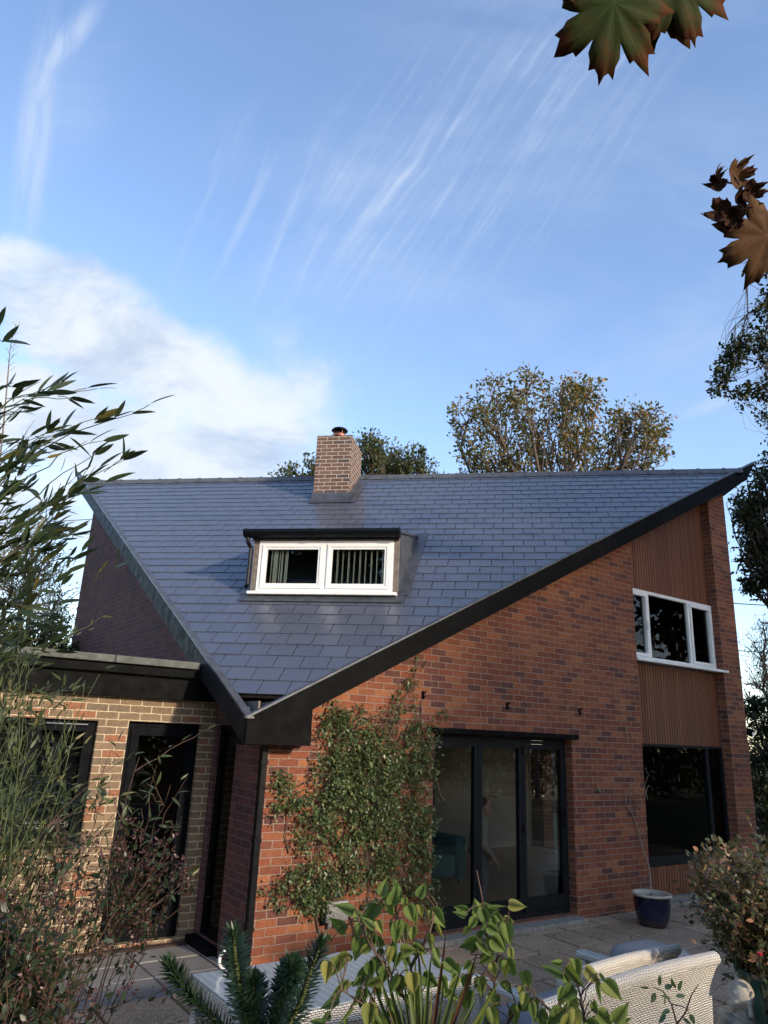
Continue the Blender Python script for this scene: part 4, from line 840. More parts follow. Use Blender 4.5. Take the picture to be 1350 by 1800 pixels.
# drooping beech spray
d=8
t=tree('beech_tree','drooping beech bough with small dark leaves hanging in from the right edge','tree',gxy(1640,d),[pb(1345,470,20,d,.8),pb(1350,510,14,d,.4),pb(1345,545,18,d,.7),pb(1330,590,20,d,.9),pb(1300,605,20,d,.9),pb(1290,635,22,d,1),pb(1275,660,20,d,.9),pb(1290,690,15,d,.6),pb(1312,690,14,d,.6),pb(1262,672,12,d,.4),pb(1250,690,8,d,.25),pb(1348,640,14,d,.6),pb(1348,690,18,d,.8),pb(1345,735,14,d,.6),pb(1380,560,40,d,1),pb(1390,460,40,d,1)],'dark_leaf',T_OV,.052,26,10,.05,1.1,spread=.30)
# left background trees behind the bamboo
tree('willow_tree','pale yellow green twiggy tree behind the bamboo on the left','tree',gxy(20,17),[pb(30,960,60,17,1.3),pb(85,990,45,17,1.0),pb(20,1040,70,17,1.4),pb(95,1060,40,17,1.1),pb(110,1105,30,17,.9),pb(40,1120,60,17,1.3),pb(-60,980,90,17,1.2)],'yellow_leaf',T_LA,.13,44,9,.2,.5,spread=.25,barkm='pale_twig')
tree('laurel_tree','dark green bushy tree low behind the flat roof on the left','tree',gxy(90,14),[pb(95,1125,35,14,1.2),pb(50,1135,50,14,1.4),pb(0,1120,60,14,1.4),pb(120,1150,20,14,.7)],'hedge_leaf',T_RH,.09,44,14,.15,.6,spread=.25)
# garden behind the photographer: shades the patio and shows in the window glass
def far_tree(x,y,h,r,lab,n=9):
    bl=[]
    for i in range(n): a=i*2.4; q=r*.55*math.sqrt((i+.5)/n); bl.append(((x+q*math.cos(a),y+q*math.sin(a),h*(.50+.42*((i*37)%n)/n)),r*.5,1))
    tree('garden_tree',lab,'tree',(x,y,GZ),bl,'hedge_leaf',T_RH,.50,46,18,.12,.45,spread=.24,group='trees at the bottom of the garden')
TL=['broad tree behind the photographer at the far left of the garden hedge','tree behind the photographer beyond the left fence line','garden tree nearest the hedge centre right','tall garden tree just right of the nearest one','rightmost garden tree, closest to the side of the house','garden tree beyond the hedge']
for TL_,(x,y,h,r) in zip(TL,((-12,-15,11,4.2),(-17,-9,10,4),(12.2,-15,13.5,4.8),(18,-13,13,4.8),(22,-7,12,4.8),(10,-23,12,4.6))): far_tree(x,y,h,r,TL_)
t=thing('garden_hedge',(0,-14.5,GZ),'tall clipped hedge along the bottom of the garden','hedge'); n=24000
P=np.stack([rng.uniform(-14,38,n),-14.5+rng.uniform(-.6,.6,n),GZ+4.0*rng.uniform(0,1,n)**.8+.5*np.sin(np.arange(n))*.5],1); P[:,2]+=.35*np.sin(P[:,0]*1.3)
leaves('foliage',T_RH,P,rng.normal(0,1,(n,3)),rng.uniform(.22,.42,n),'hedge_leaf',t,smooth=False)
tubes('stems',[(curve((x,-14.5,GZ),(x+.2,-14.4,4),None,5,.05),np.linspace(.05,.02,5)) for x in np.arange(-13,38,1.0)],'bark',t)
# overhead wires
def wire(a,b,lab): tag(MB().tube([Vector(p) for p in curve(a,b,(0,0,-.12),12)],.012,5).build('overhead_wire','cable'),lab,'wire')
wire(at(-200,922,20),at(330,900,24),'upper thin overhead cable left of the gable wall'); wire(at(-200,938,20),at(330,930,24),'lower thin overhead cable left of the gable wall')
wire(at(1200,1052,18),at(1600,1062,16),'dark overhead cable right of the brick pier'); wire(at(1200,1133,19),at(1600,1150,17),'faint lower overhead cable right of the brick pier')
# ================================================================= bamboo at the left edge
t=thing('bamboo',(-4.3,-4.9,GZ),'tall bamboo clump with long dark leaves arching in from the left edge','bamboo')
def frac(v,tab): return np.interp(v,[a for a,b in tab],[b for a,b in tab])
edge=[(640,20),(690,60),(720,120),(800,150),(860,140),(900,120),(950,110),(1000,115),(1060,105),(1120,95),(1200,100)]
tips=[(232,728,2.05,1),(215,810,2.1,1),(180,775,2.1,0),(120,700,2.15,1),(85,690,2.1,1),(60,700,2.2,1),(20,680,2.1,1),(150,845,2.2,1),(165,800,2.1,0),(140,870,2.3,1),(90,935,2.2,1),(125,940,2.4,1),(95,985,2.2,1),(130,985,2.3,1),(5,600,2.3,0),(20,700,2.3,1),(110,760,2.2,1),(60,780,2.2,1),(170,735,2.1,1),(200,1000,2.7,0),(45,860,2.2,1),(100,1060,2.4,1)]
for _ in range(46):
    v=rng.uniform(740,1150); tips.append((rng.uniform(-40,frac(v,edge)),v,rng.uniform(2.1,3.0),1))
culm=[];P=[];D=[];Z=[];U=[]
for (u,v,dp,dense) in tips:
    tip=np.array(at(u,v,dp)); b=np.array(at(rng.uniform(-330,-160),v+rng.uniform(250,520),dp+rng.uniform(-.2,.35))); n=16
    c=curve(b,tip,(0,0,.10+.08*rng.random()),n,.004); culm.append((c,np.linspace(.0042,.0010,n)))
    dr=c[-1]-c[-4]; dr/=np.linalg.norm(dr); side=np.cross(dr,[0,0,1]); side/=np.linalg.norm(side)
    for i in range(8 if dense else 11,n):
        for s in ((-1,1) if dense else (1,)):
            if rng.random()<.38: continue
            q=c[i]+rng.normal(0,.006,3); dd=dr*rng.uniform(.6,1.1)+side*s*rng.uniform(.0,.5)+np.array([0,0,rng.uniform(-.35,.65)])+rng.normal(0,.15,3)
            if rng.random()<.35:   # short side twig carrying a pair
                e=q+dd/np.linalg.norm(dd)*rng.uniform(.04,.09); culm.append((curve(q,e,None,4,.001),[.0012]*4)); q=e
            P.append(q);D.append(dd);Z.append(rng.uniform(.05,.105)*(1 if v<1000 else .8))
    P.append(c[-1]);D.append(dr+np.array([0,0,-.1]));Z.append(rng.uniform(.08,.11))
for i in range(9):   # standing culms that carry the sprays down to the ground
    b=np.array([-4.35+.12*(i%3)-.10*(i//3),-4.85+.14*i-.5,GZ]); e=np.array(at(-330+rng.uniform(-30,60),760+60*i,2.7)); culm.append((curve(b,e,(0,0,.2),12,.01),np.linspace(.012,.005,12)))
tubes('culm',culm,'green_stem',t,5); leaves('foliage',T_LA,P,D,Z,'bamboo_leaf',t,roll=.9)
# bare flowering tip
t=thing('grass_plume',(-4.25,-4.6,GZ),'thin bare seed stem rising above the bamboo against the cloud','seed stem')
st_=[np.array(at(*p)) for p in ((-60,1500,2.4),(-20,1000,2.4),(5,760,2.4),(14,660,2.4),(18,610,2.4),(28,570,2.4))]; br=[(np.array(st_),np.linspace(.004,.0007,6))]
for k in range(14): f=rng.uniform(.0,1); q=st_[3]*(1-f)+st_[5]*f; q=q+rng.normal(0,.003,3); br.append((curve(q,q+np.array(r_)*rng.choice([-1,1])*rng.uniform(.008,.02)+np.array([0,0,rng.uniform(.01,.03)]),None,4,.001),[.0008]*4))
tubes('stem',br,'pale_twig',t,4)
# ---- finer shrub in front of the side window
def spray_shrub(name,label,cat,base,tips,mat,T,lsz,nl,stemm,bend=.1,roll=.8,start=.45,bloom=None,down=0,thick=.004,outj=.035,twigs=3):
    t=thing(name,base,label,cat); ST=[];P=[];D=[];Z=[];BP=[]
    for (u,v,dp,w) in tips:
        tip=np.array(at(u,v,dp)); b=np.array(base)+rng.normal(0,.05,3)*np.array([1,1,0]); L_=np.linalg.norm(tip-b); n=18
        c=curve(b,tip,np.array([0,0,bend*L_])+rng.normal(0,.04*L_,3),n,.006); ST.append((c,np.linspace(thick,.0010,n))); i0=int(n*start)
        for k in range(int(twigs*w)+1):
            i=rng.integers(i0,n-1); dr=c[i+1]-c[i]; dr/=np.linalg.norm(dr); e=c[i]+(dr+rng.normal(0,.55,3))*rng.uniform(.05,.20); tw=curve(c[i],e,None,7,.004); ST.append((tw,np.linspace(.002,.0008,7)))
            kk=int(nl*.6*w); j=rng.integers(1,7,kk); P.append(tw[j]+rng.normal(0,outj*.5,(kk,3))); D.append((e-c[i])[None]*2+rng.normal(0,.25,(kk,3))*1.0+np.array([0,0,-down*.3])); Z.append(rng.uniform(.6,1.25,kk)*lsz); BP.append(e)
        kk=int(nl*w); j=rng.integers(i0,n,kk); P.append(c[j]+rng.normal(0,outj,(kk,3))); dr=c[-1]-c[-5]; D.append(dr[None]/np.linalg.norm(dr)+rng.normal(0,.7,(kk,3))+np.array([0,0,-down])); Z.append(rng.uniform(.6,1.25,kk)*lsz); BP.append(c[-1])
    tubes('stem',ST,stemm,t,5); leaves('foliage',T,np.concatenate(P),np.concatenate(D),np.concatenate(Z),mat,t,roll=roll)
    if bloom:
        BP=[b for b in BP if rng.random()<bloom[1]]; Pb=[];Db=[]
        for b in BP:
            k=rng.integers(14,36); o=rng.normal(0,1,(k,3)); o/=np.linalg.norm(o,axis=1,keepdims=True); Pb.append(b+o*rng.uniform(.005,bloom[3],(k,1))); Db.append(o+rng.normal(0,.4,(k,3)))
        leaves('flower_cluster',T_OV,np.concatenate(Pb),np.concatenate(Db),rng.uniform(.7,1.3,sum(len(a) for a in Pb))*bloom[2],bloom[0],t,roll=1)
    return t
tp=[(rng.uniform(-30,85),rng.uniform(1120,1450),rng.uniform(2.5,3.1),1) for _ in range(44)]+[(rng.uniform(80,150),rng.uniform(1310,1460),2.8,.7) for _ in range(16)]+[(175,1185,2.8,.4),(150,1195,2.9,.4),(135,1210,2.8,.6)]
spray_shrub('fine_bamboo','feathery grey green bamboo spreading in front of the side wing window','bamboo',tuple(at(-60,1344,2.7).xy)+(GZ,),tp,'fine_leaf',T_LA,.048,24,'green_stem',.05,outj=.03)
spray_shrub('nandina','light green sprig with narrow leaves reaching across the side door','shrub',tuple(at(60,1344,2.7).xy)+(GZ,),[(300,1380,2.6,.8),(275,1345,2.6,.8),(245,1330,2.6,.8),(210,1340,2.65,.8),(270,1450,2.55,.7),(235,1440,2.6,.8),(185,1390,2.7,.9),(200,1430,2.6,.7)],'fine_leaf',T_LB,.050,12,'red_stem',.12,start=.72,down=.3,outj=.016,twigs=3)
ab=[(318,1540,2.5,1.2),(300,1500,2.5,1),(280,1560,2.5,1),(250,1530,2.5,1),(240,1560,2.5,1),(215,1480,2.55,.8),(190,1520,2.6,1),(225,1445,2.6,.5),(290,1525,2.5,1)]+[(rng.uniform(120,300),rng.uniform(1500,1570),2.5,1) for _ in range(5)]+[(rng.uniform(40,190),rng.uniform(1440,1560),2.7,.6) for _ in range(10)]
spray_shrub('abelia','reddish shrub with brown flower clusters arching across the foot of the side door','shrub',tuple(at(20,1344,2.6).xy)+(GZ,),ab,'abelia_leaf',T_OV,.026,16,'red_stem',.10,start=.72,bloom=('bract',.9,.014,.026),outj=.018,twigs=3,thick=.003)
ab2=[(rng.uniform(-40,75),rng.uniform(1610,1810),rng.uniform(2.0,2.4),1) for _ in range(36)]+[(110,1690,2.2,1),(105,1640,2.2,1),(135,1700,2.2,.5),(110,1590,2.3,.8),(120,1790,2.1,.5),(80,1760,2.1,1)]
spray_shrub('abelia','dense low shrub with maroon flower clusters filling the bottom left corner','shrub',tuple(at(-20,1344,2.1).xy)+(GZ,),ab2,'abelia_leaf',T_OV,.027,34,'red_stem',.03,start=.76,bloom=('bract',.75,.014,.026),outj=.026,thick=.003)
# ---- azalea in its green pot, right foreground
ap=at(1372,1705,4.7)
t=thing('glazed_planter',(ap.x,ap.y,GZ),'green glazed planter holding the bronze leaved azalea at the right edge','pot')
MB().lathe([(0,GZ+.002),(.17,GZ+.002),(.20,GZ+.1),(.25,ap.z-.12),(.26,ap.z-.04),(.28,ap.z-.03),(.28,ap.z),(.245,ap.z),(.24,ap.z-.06),(0,ap.z-.05)],40,(ap.x,ap.y,0)).build('pot_body','green_glaze',t,smooth=True,merge=True)
az=[]
for _ in range(170):
    v=rng.uniform(1490,1690); lo=np.interp(v,[1480,1520,1580,1640,1690],[1235,1222,1222,1260,1300]); az.append((rng.uniform(lo,1400),v,4.7+rng.uniform(-.45,.45),1))
az+=[(1232,1500,4.6,1),(1260,1492,4.6,1),(1225,1560,4.6,1),(1300,1490,4.7,1),(1330,1475,4.7,.8),(1345,1490,4.7,1)]
spray_shrub('azalea','bronze and green leaved azalea bush in front of the lower window','shrub',(ap.x,ap.y,ap.z-.06),az,'azalea_leaf',T_OV,.046,18,'bark',-.05,start=.60,outj=.035,thick=.008)
fl=at(1336,1681,4.3); tg=thing('camellia',(fl.x+.05,fl.y-.05,GZ),'small plant with one bright pink bloom at the right edge below the azalea','flower')
tubes('stem',[(curve((fl.x+.05,fl.y-.05,GZ),fl,(0,.03,0),8,.004),np.linspace(.005,.002,8))],'green_stem',tg)
a=np.arange(16)*2.4; Dm=np.stack([np.cos(a),np.sin(a),.3+.05*a],1); leaves('bloom',T_OV,np.tile(np.array(fl),(16,1)),Dm,.03,'pink_petal',tg,up=np.array([0,0,1.]))
P=[np.array(fl)-np.array([0,0,.05+.03*i]) for i in range(9)]; leaves('foliage',T_OV,P,rng.normal(0,1,(9,3)),.06,'dark_leaf',tg)
# trough
tr_=at(1412,1770,4.2); t=thing('planter_trough',(tr_.x,tr_.y,GZ),'black plastic planter box of brown soil beside the stone figure','planter')
F=Matrix.Translation((tr_.x,tr_.y,0))@Matrix.Rotation(R(35),4,'Z'); m=MB(F); z1=tr_.z+.03
m.hexa([(-.18,-.15,GZ),(.18,-.15,GZ),(.18,.15,GZ),(-.18,.15,GZ)],[(-.21,-.18,z1-.04),(.21,-.18,z1-.04),(.21,.18,z1-.04),(-.21,.18,z1-.04)])
frame2=[(-.225,.225,-.195,-.165),(-.225,.225,.165,.195),(-.225,-.195,-.164,.164),(.195,.225,-.164,.164)]
for a,b,c,d in frame2: m.box(a,b,c,d,z1-.06,z1)
m.build('box','tray_plastic',t); MB(F).box(-.194,.194,-.164,.164,z1-.039,z1-.02).build('soil','terracotta_soil',t)
# ---- stone seated figure
hd=at(1304,1752,4.35); rx=np.array(r_); fx=np.array([f_.x,f_.y,0]); fx/=np.linalg.norm(fx); rx[2]=0; rx/=np.linalg.norm(rx); h0=np.array(hd)
def L3(a,b,c): return tuple(h0+rx*a+fx*b+np.array([0,0,c]))       # right, away, up relative to the head
hz=h0[2]-GZ
seg=[(L3(.0,0,.01),(.072,.072,.083)),(L3(-.035,0,-.025),(.045,.05,.055)),(L3(-.050,0,-.060),(.024,.024,.018)),(L3(-.075,0,-.005),(.016,.014,.018)),(L3(-.052,-.028,.030),(.018,.018,.012)),(L3(-.052,.028,.030),(.018,.018,.012)),(L3(-.068,0,-.036),(.013,.013,.008)),(L3(-.050,-.030,-.02),(.022,.022,.022)),(L3(-.050,.030,-.02),(.022,.022,.022)),
 (L3(.0,0,-.08),L3(.01,0,-.14),.052,.07),(L3(.015,.02,-.22),(.14,.13,.11)),(L3(-.02,0,-.36),(.18,.17,.15)),(L3(.0,0,-hz+.10),(.26,.24,.12)),
 (L3(.10,-.06,-.17),L3(.12,-.14,-.33),.05,.045),(L3(.12,-.14,-.33),L3(-.08,-.17,-.30),.04,.032),(L3(-.02,.12,-.17),L3(-.13,.10,-.24),.05,.04),(L3(-.13,.10,-.24),L3(-.115,0,-.115),.036,.026),
 (L3(-.115,0,-.115),L3(-.135,-.01,-.07),.022,.012),(L3(-.11,0,-.12),L3(-.14,.01,-.085),.016,.010),(L3(-.11,0,-.12),L3(-.15,.02,-.10),.014,.009),
 (L3(-.25,-.1,-hz+.12),L3(.22,-.16,-hz+.10),.09,.10),(L3(.01,-.074,-.01),L3(.012,-.076,-.075),.014,.016),(L3(.01,.074,-.01),L3(.012,.076,-.075),.014,.016)]
seg.append((L3(-.03,0,-hz+.03),(.30,.27,.05)))
t=thing('stone_statue',(h0[0],h0[1],GZ),'weathered stone figure of a seated bald person looking left, by the rattan sofa','statue')
blend('figure',seg,'stone',t,.0065,smooth=3)
pts=[Vector(L3(.015+.078*math.cos(a)*.9,.078*math.sin(a),-.115-.02*math.cos(a))) for a in np.linspace(0,2*PI,25)]; MB().tube(pts,.007,6,False).build('necklace','stone',t)
# ================================================================= foreground plants
def leafcol(name,mat,T,pts,parent,roll=.5,up=None):
    P=[p[0] for p in pts];D=[p[1] for p in pts];Z=[p[2] for p in pts]; return leaves(name,T,P,D,Z,mat,parent,roll=roll,up=up)
# monkey puzzle
mb=at(450,1344,2.35); t=thing('monkey_puzzle',(mb.x,mb.y,GZ),'spiky dark green monkey puzzle sapling with five upright shoots in front of the table','tree')
hub=at(455,1870,2.35); tubes('trunk',[(curve((mb.x,mb.y,GZ),hub,(.02,0,0),8,.004),np.linspace(.03,.024,8))],'bark',t,8)
for path in ([(455,1870),(400,1815),(350,1765),(318,1728),(296,1692)],[(455,1870),(435,1800),(422,1740),(414,1690),(410,1640)],[(455,1870),(452,1810),(447,1760),(444,1722)],[(455,1870),(480,1800),(498,1750),(508,1715),(516,1695)],[(455,1870),(500,1815),(530,1760),(548,1700),(566,1655)],[(455,1870),(420,1850),(380,1830),(340,1822)]):
    k=len(path); dpth=[2.35+.10*math.sin(path[-1][0]*.7+i*.3)*i/k for i in range(k)]; C_=[np.array(at(u,v,dd)) for (u,v),dd in zip(path,dpth)]
    tt=np.linspace(0,k-1,60); C_=np.stack([np.interp(tt,np.arange(k),[c[j] for c in C_]) for j in range(3)],1)
    br=tubes('branch',[(C_[::4],np.linspace(.012,.005,15))],'green_stem',t,7); P=[];D=[];Z=[];Uu=[]
    N=400; 
    for i in range(N):
        f=(i/N)**.93; j=f*58.9; a=int(j); q=C_[a]+(C_[a+1]-C_[a])*(j-a); dr=C_[a+1]-C_[a]; dr/=np.linalg.norm(dr); u1=np.cross(dr,[0.3,.2,1]); u1/=np.linalg.norm(u1); u2=np.cross(dr,u1); an=i*2.39996+rng.normal(0,.12)
        ra=u1*math.cos(an)+u2*math.sin(an); op=1.25-.8*max(0,(f-.86)/.14); P.append(q+ra*.006); D.append(dr*(.80+.7*max(0,(f-.86)/.14))+ra*op); Z.append(rng.uniform(.046,.058)*(1 if f<.9 else .8)); Uu.append(dr-ra*.3)
    leaves('needles',T_lance(.19,4,-.12),P,D,Z,'needle',br,up=-np.array(Uu)+2*np.array([d_[:]for d_ in [(0,0,0)]])[0],smooth=False)
# heart leaved saplings
def sapling(label,base,stems,seedpts,sz,n_tw=0):
    t=thing('sapling',base,label,'sapling'); ST=[];Q=[]
    for s in stems: 
        pts=[np.array(at(*p)) for p in s]; k=len(pts); tt=np.linspace(0,k-1,24); c=np.stack([np.interp(tt,np.arange(k),[p[j] for p in pts]) for j in range(3)],1); ST.append((c,np.linspace(.0045,.0013,24)))
    allc=np.concatenate([c for c,_ in ST])
    seedpts=seedpts+[(u+rng.uniform(-26,26),v+rng.uniform(-8,34),dp+rng.uniform(-.05,.06),ang+rng.uniform(-50,50)) for (u,v,dp,ang) in seedpts if rng.random()<.85]
    for (u,v,dp,ang) in seedpts:
        q=np.array(at(u,v,dp)); c=allc[np.argmin(np.linalg.norm(allc-q-np.array([0,0,-.02]),axis=1))]; a=R(ang)
        dd=rx*math.cos(a)+np.array([0,0,math.sin(a)])-np.array(f_)*rng.uniform(-.2,.35); e=q-dd*sz*.35; ST.append((curve(c,e,(0,0,.015),7,.0008),np.linspace(.0016,.0009,7)))
        Q.append((e,dd,sz*rng.uniform(.55,1.25)))
    tubes('stem',ST,'red_stem',t,6)
    leafcol('foliage','lilac_leaf',T_HE,Q,t,up=-np.array(f_)+rng.normal(0,.55,(len(Q),3))+np.array([0,0,.45]))
A=[(672,1562,1.75,75),(688,1600,1.75,-60),(712,1590,1.72,-80),(738,1602,1.75,-85),(655,1600,1.78,-130),(612,1597,1.75,150),(628,1640,1.75,-110),(650,1622,1.7,140),(668,1632,1.7,-60),(700,1630,1.7,-95),(725,1640,1.75,-90),(762,1606,1.78,-55),(772,1640,1.75,-70),(756,1655,1.72,-90),(690,1670,1.7,-70),(665,1680,1.7,-120),(640,1672,1.7,-140),(610,1688,1.7,-120),(592,1695,1.68,-110),(716,1688,1.7,-60),(742,1690,1.7,-75),(676,1712,1.68,-100),(640,1716,1.68,-150),(700,1728,1.68,-80),(605,1735,1.65,-130),(635,1752,1.65,-100),(665,1745,1.66,-60),(722,1742,1.68,-40),(752,1722,1.7,-35),(768,1690,1.72,-40),(585,1760,1.65,-160),(650,1780,1.62,-90),(690,1770,1.65,-70),(612,1785,1.6,-120),(598,1630,1.78,160),(745,1570,1.8,60),(700,1568,1.78,100),(622,1665,1.72,-100),(735,1670,1.72,-20),(780,1730,1.72,-60),(570,1790,1.6,-150),(670,1795,1.6,-60)]
ABv=(-2.03,-5.15,GZ)
sapling('bushy sapling with drooping heart shaped leaves in front of the climber and socket box',tuple(at(730,1344,1.7).xy)+(GZ,),[[(735,2600,1.7),(738,1800,1.7),(722,1700,1.72),(706,1640,1.74),(690,1575,1.75)],[(738,1800,1.7),(690,1720,1.68),(650,1660,1.7),(630,1620,1.74)],[(722,1700,1.72),(755,1640,1.74),(768,1590,1.78)],[(735,1830,1.68),(660,1780,1.64),(600,1740,1.64)]],A,.044)
Bp=[(812,1600,1.85,170),(838,1592,1.85,110),(868,1592,1.85,20),(905,1592,1.85,-10),(850,1612,1.82,-70),(868,1625,1.82,-75),(893,1625,1.85,-70),(830,1625,1.82,-120),(818,1640,1.82,-125),(842,1650,1.8,-95),(862,1660,1.8,-80),(880,1650,1.82,-60),(900,1680,1.82,-75),(885,1700,1.8,-90),(850,1690,1.8,-100),(832,1672,1.8,-110),(868,1705,1.8,-70),(820,1700,1.8,-130),(845,1730,1.78,-80),(890,1735,1.78,-60),(915,1745,1.75,-100),(870,1760,1.75,-110),(935,1765,1.75,-80),(820,1755,1.75,-100),(905,1780,1.72,-90),(955,1790,1.7,-60),(845,1785,1.72,-120),(800,1730,1.76,-120)]
sapling('slender sapling with yellow green heart shaped leaves in front of the folding door',tuple(at(870,1344,1.8).xy)+(GZ,),[[(880,2600,1.8),(872,1800,1.8),(868,1700,1.82),(852,1620,1.85),(848,1580,1.85),(838,1530,1.88)],[(868,1700,1.82),(888,1650,1.84),(895,1600,1.86)],[(872,1830,1.78),(905,1780,1.75),(935,1740,1.75)]],Bp,.044)
Cp=[(975,1690,1.7,165),(1012,1700,1.7,-85),(990,1752,1.68,-120),(1040,1712,1.7,-30),(1055,1745,1.68,-70),(1000,1745,1.68,-150),(1048,1775,1.66,-60),(925,1722,1.7,-80),(1010,1790,1.62,-100),(978,1785,1.65,-140),(1060,1790,1.64,-40),(990,1715,1.7,130),(920,1760,1.68,-110),(1105,1795,1.66,20)]
sapling('single stem of heart shaped leaves in front of the white rattan sofa',tuple(at(1030,1344,1.65).xy)+(GZ,),[[(1040,2600,1.65),(1028,1800,1.66),(1022,1755,1.68),(1010,1715,1.7),(1005,1695,1.7)],[(1028,1820,1.64),(960,1770,1.68),(925,1735,1.7)]],Cp,.047)
# fan palm blades
pb_=at(745,1344,1.62); t=thing('fan_palm',(pb_.x,pb_.y,GZ),'fan palm with stiff yellow green blades at the bottom edge between the saplings','palm')
hb_=np.array(at(742,1935,1.6)); tubes('stem',[(curve((pb_.x,pb_.y,GZ),hb_,None,6,.002),np.linspace(.02,.012,6))],'green_stem',t)
P=[];D=[];Z=[];U=[]
for i in range(20):
    a=R(126-72*i/19); dd=rx*math.cos(a)+np.array([0,0,math.sin(a)])+fx*rng.uniform(-.12,.12); P.append(hb_+dd*.02);D.append(dd);Z.append(rng.uniform(.20,.30)); U.append(-np.array(f_)+rx*(.6 if i%2 else -.6))
leaves('blade',T_lance(.045,8,.05),P,D,Z,'palm_leaf',t,up=np.array(U))
P=[hb_,hb_,hb_]; D=[rx*.16+np.array([0,0,1]),rx*.45+np.array([0,0,1]),-rx*.38+np.array([0,0,1])]; leaves('dead_blade',T_lance(.03,8,.12),P,D,[.34,.33,.30],'maple_dark',t,up=-np.array(f_))
# rose sprig
rb=at(1190,1344,2.3); t=thing('rose_sprig',(rb.x,rb.y,GZ),'thin dark rose sprig in front of the right half of the nearest sofa back','sprig')
S1=[np.array(at(*p)) for p in ((1195,2600,2.2),(1190,1800,2.25),(1180,1765,2.28),(1165,1742,2.3),(1148,1735,2.3))]; S2=[np.array(at(*p)) for p in ((1190,1800,2.25),(1205,1780,2.25),(1215,1750,2.25),(1228,1730,2.25))]
tubes('stem',[(np.array(S1),np.linspace(.004,.0014,5)),(np.array(S2),np.linspace(.003,.0014,4)),(np.array([S1[2],np.array(at(1196,1768,2.2)),np.array(at(1212,1775,2.2))]),[.002,.0015,.001])],'red_stem',t)
P=[];D=[]
for u,v,a in ((1142,1738,170),(1152,1745,-110),(1158,1732,80),(1170,1748,-100),(1168,1738,20),(1180,1757,160),(1188,1752,10),(1192,1742,60),(1198,1760,-30),(1205,1772,-50),(1212,1782,-60),(1178,1775,200),(1170,1783,-140),(1162,1790,-120),(1200,1792,-20),(1188,1738,120)): P.append(np.array(at(u,v,2.25)));D.append(rx*math.cos(R(a))+np.array([0,0,math.sin(R(a))])+fx*rng.uniform(-.3,.3))
leaves('foliage',T_OV,P,D,.034,'ivy_leaf',t,roll=.6)
# ================================================================= maple leaves overhead
HALF=[(0,1.0),(3,.88),(7,.83),(12,.88),(14,.76),(19,.66),(22,.50),(25,.62),(28,.76),(33,.76),(37,.86),(42,1.0),(46,.88),(51,.80),(56,.84),(59,.70),(64,.62),(68,.46),(73,.56),(78,.68),(84,.66),(90,.72),(96,.86),(100,.72),(107,.64),(113,.62),(118,.46),(128,.40),(138,.46),(146,.34),(160,.26),(174,.08)]
def maple_leaf(parent,mat,px,size,down,roll,curl,cup=.15,label=None):
    """px=(u,v,depth) of the leaf-stalk junction; down: in-plane angle of the middle lobe"""
    o=np.array(at(*px)); a=R(down); rr_=np.array(r_); uu=-np.array(d_); D=rr_*math.cos(a)+uu*math.sin(a); D+=np.array(f_)*roll[0]; D/=np.linalg.norm(D); Z=-np.array(f_)+rr_*roll[1]; Z-=D*(Z@D); Z/=np.linalg.norm(Z); X=np.cross(D,Z)
    out=[(an,r) for an,r in HALF]+[(-an,r) for an,r in HALF[:0:-1]]; n=len(out); V=[(0,0)];
    for s in (.33,.66,1): 
        for an,r in out: rr2=(r if s==1 else (r*s*.7+.62*s*.3)); rr2*= (1+rng.normal(0,.012)) if s==1 else 1; V.append((rr2*math.sin(R(an)),rr2*math.cos(R(an))))
    V=np.array(V); rad=np.hypot(V[:,0],V[:,1]); an=np.arctan2(V[:,0],V[:,1]); z=-cup*rad**2-.05*np.abs(np.sin(an*2.2))*rad+.03*np.sin(an*9)*rad
    x,y=V[:,0].copy(),V[:,1].copy()
    if curl: th=curl*y; z2=z*np.cos(th)+(1-np.cos(th))/curl; y2=np.sin(th)/curl; th2=curl*.9*x; z=z2+(1-np.cos(th2))/(curl*.9)*1.0; x=np.sin(th2)/(curl*.9); y=y2
    W3=o+size*(x[:,None]*X+y[:,None]*D+z[:,None]*Z); F=[]
    for k in range(n): 
        j=(k+1)%n; F.append((0,1+k,1+j))
        for s in (0,1): a_,b_,c_,d2=1+s*n+k,1+s*n+j,1+(s+1)*n+j,1+(s+1)*n+k; F+=[(a_,d2,c_),(a_,c_,b_)]
    ob=np_mesh('leaf',W3,F,mat,parent,True,uv=V); 
    md=ob.modifiers.new('thin','SOLIDIFY'); md.thickness=.0004
    if label: ob['label']=label
    return o
t=thing('maple_branch',at(1090,-160,.98),'green and red maple leaves hanging into the top edge of the view','branch')
tubes('twig',[(curve(at(1300,-420,1.1),at(1090,-90,.97),(0,0,.01),10,.001),np.linspace(.004,.0018,10)),(curve(at(1090,-90,.97),at(1077,6,.95),(.004,0,0),8),np.linspace(.0016,.001,8)),(curve(at(1170,-210,1.0),at(1188,-45,.99),(.004,0,0),8),np.linspace(.0018,.001,8)),(curve(at(1090,-90,.97),at(1020,-40,.96),(.004,0,0),8),np.linspace(.0016,.001,8))],'red_stem',t,6)
maple_leaf(t,'maple_green',(1079,5,.95),.100,-98,(.10,.05),0,.10,'green maple leaf flushed red at its tips')
maple_leaf(t,'maple_green',(1190,-45,.99),.098,-70,(.05,.1),0,.12,'smaller green maple leaf behind the first')
maple_leaf(t,'maple_green',(1150,-30,1.02),.105,-100,(.0,-.1),0,.12)
maple_leaf(t,'maple_brown',(1015,-45,.96),.060,-110,(.2,.3),1.2,.12)
t=thing('maple_branch',at(1500,380,.95),'twig of brown curling maple leaves reaching in from the right edge','branch')
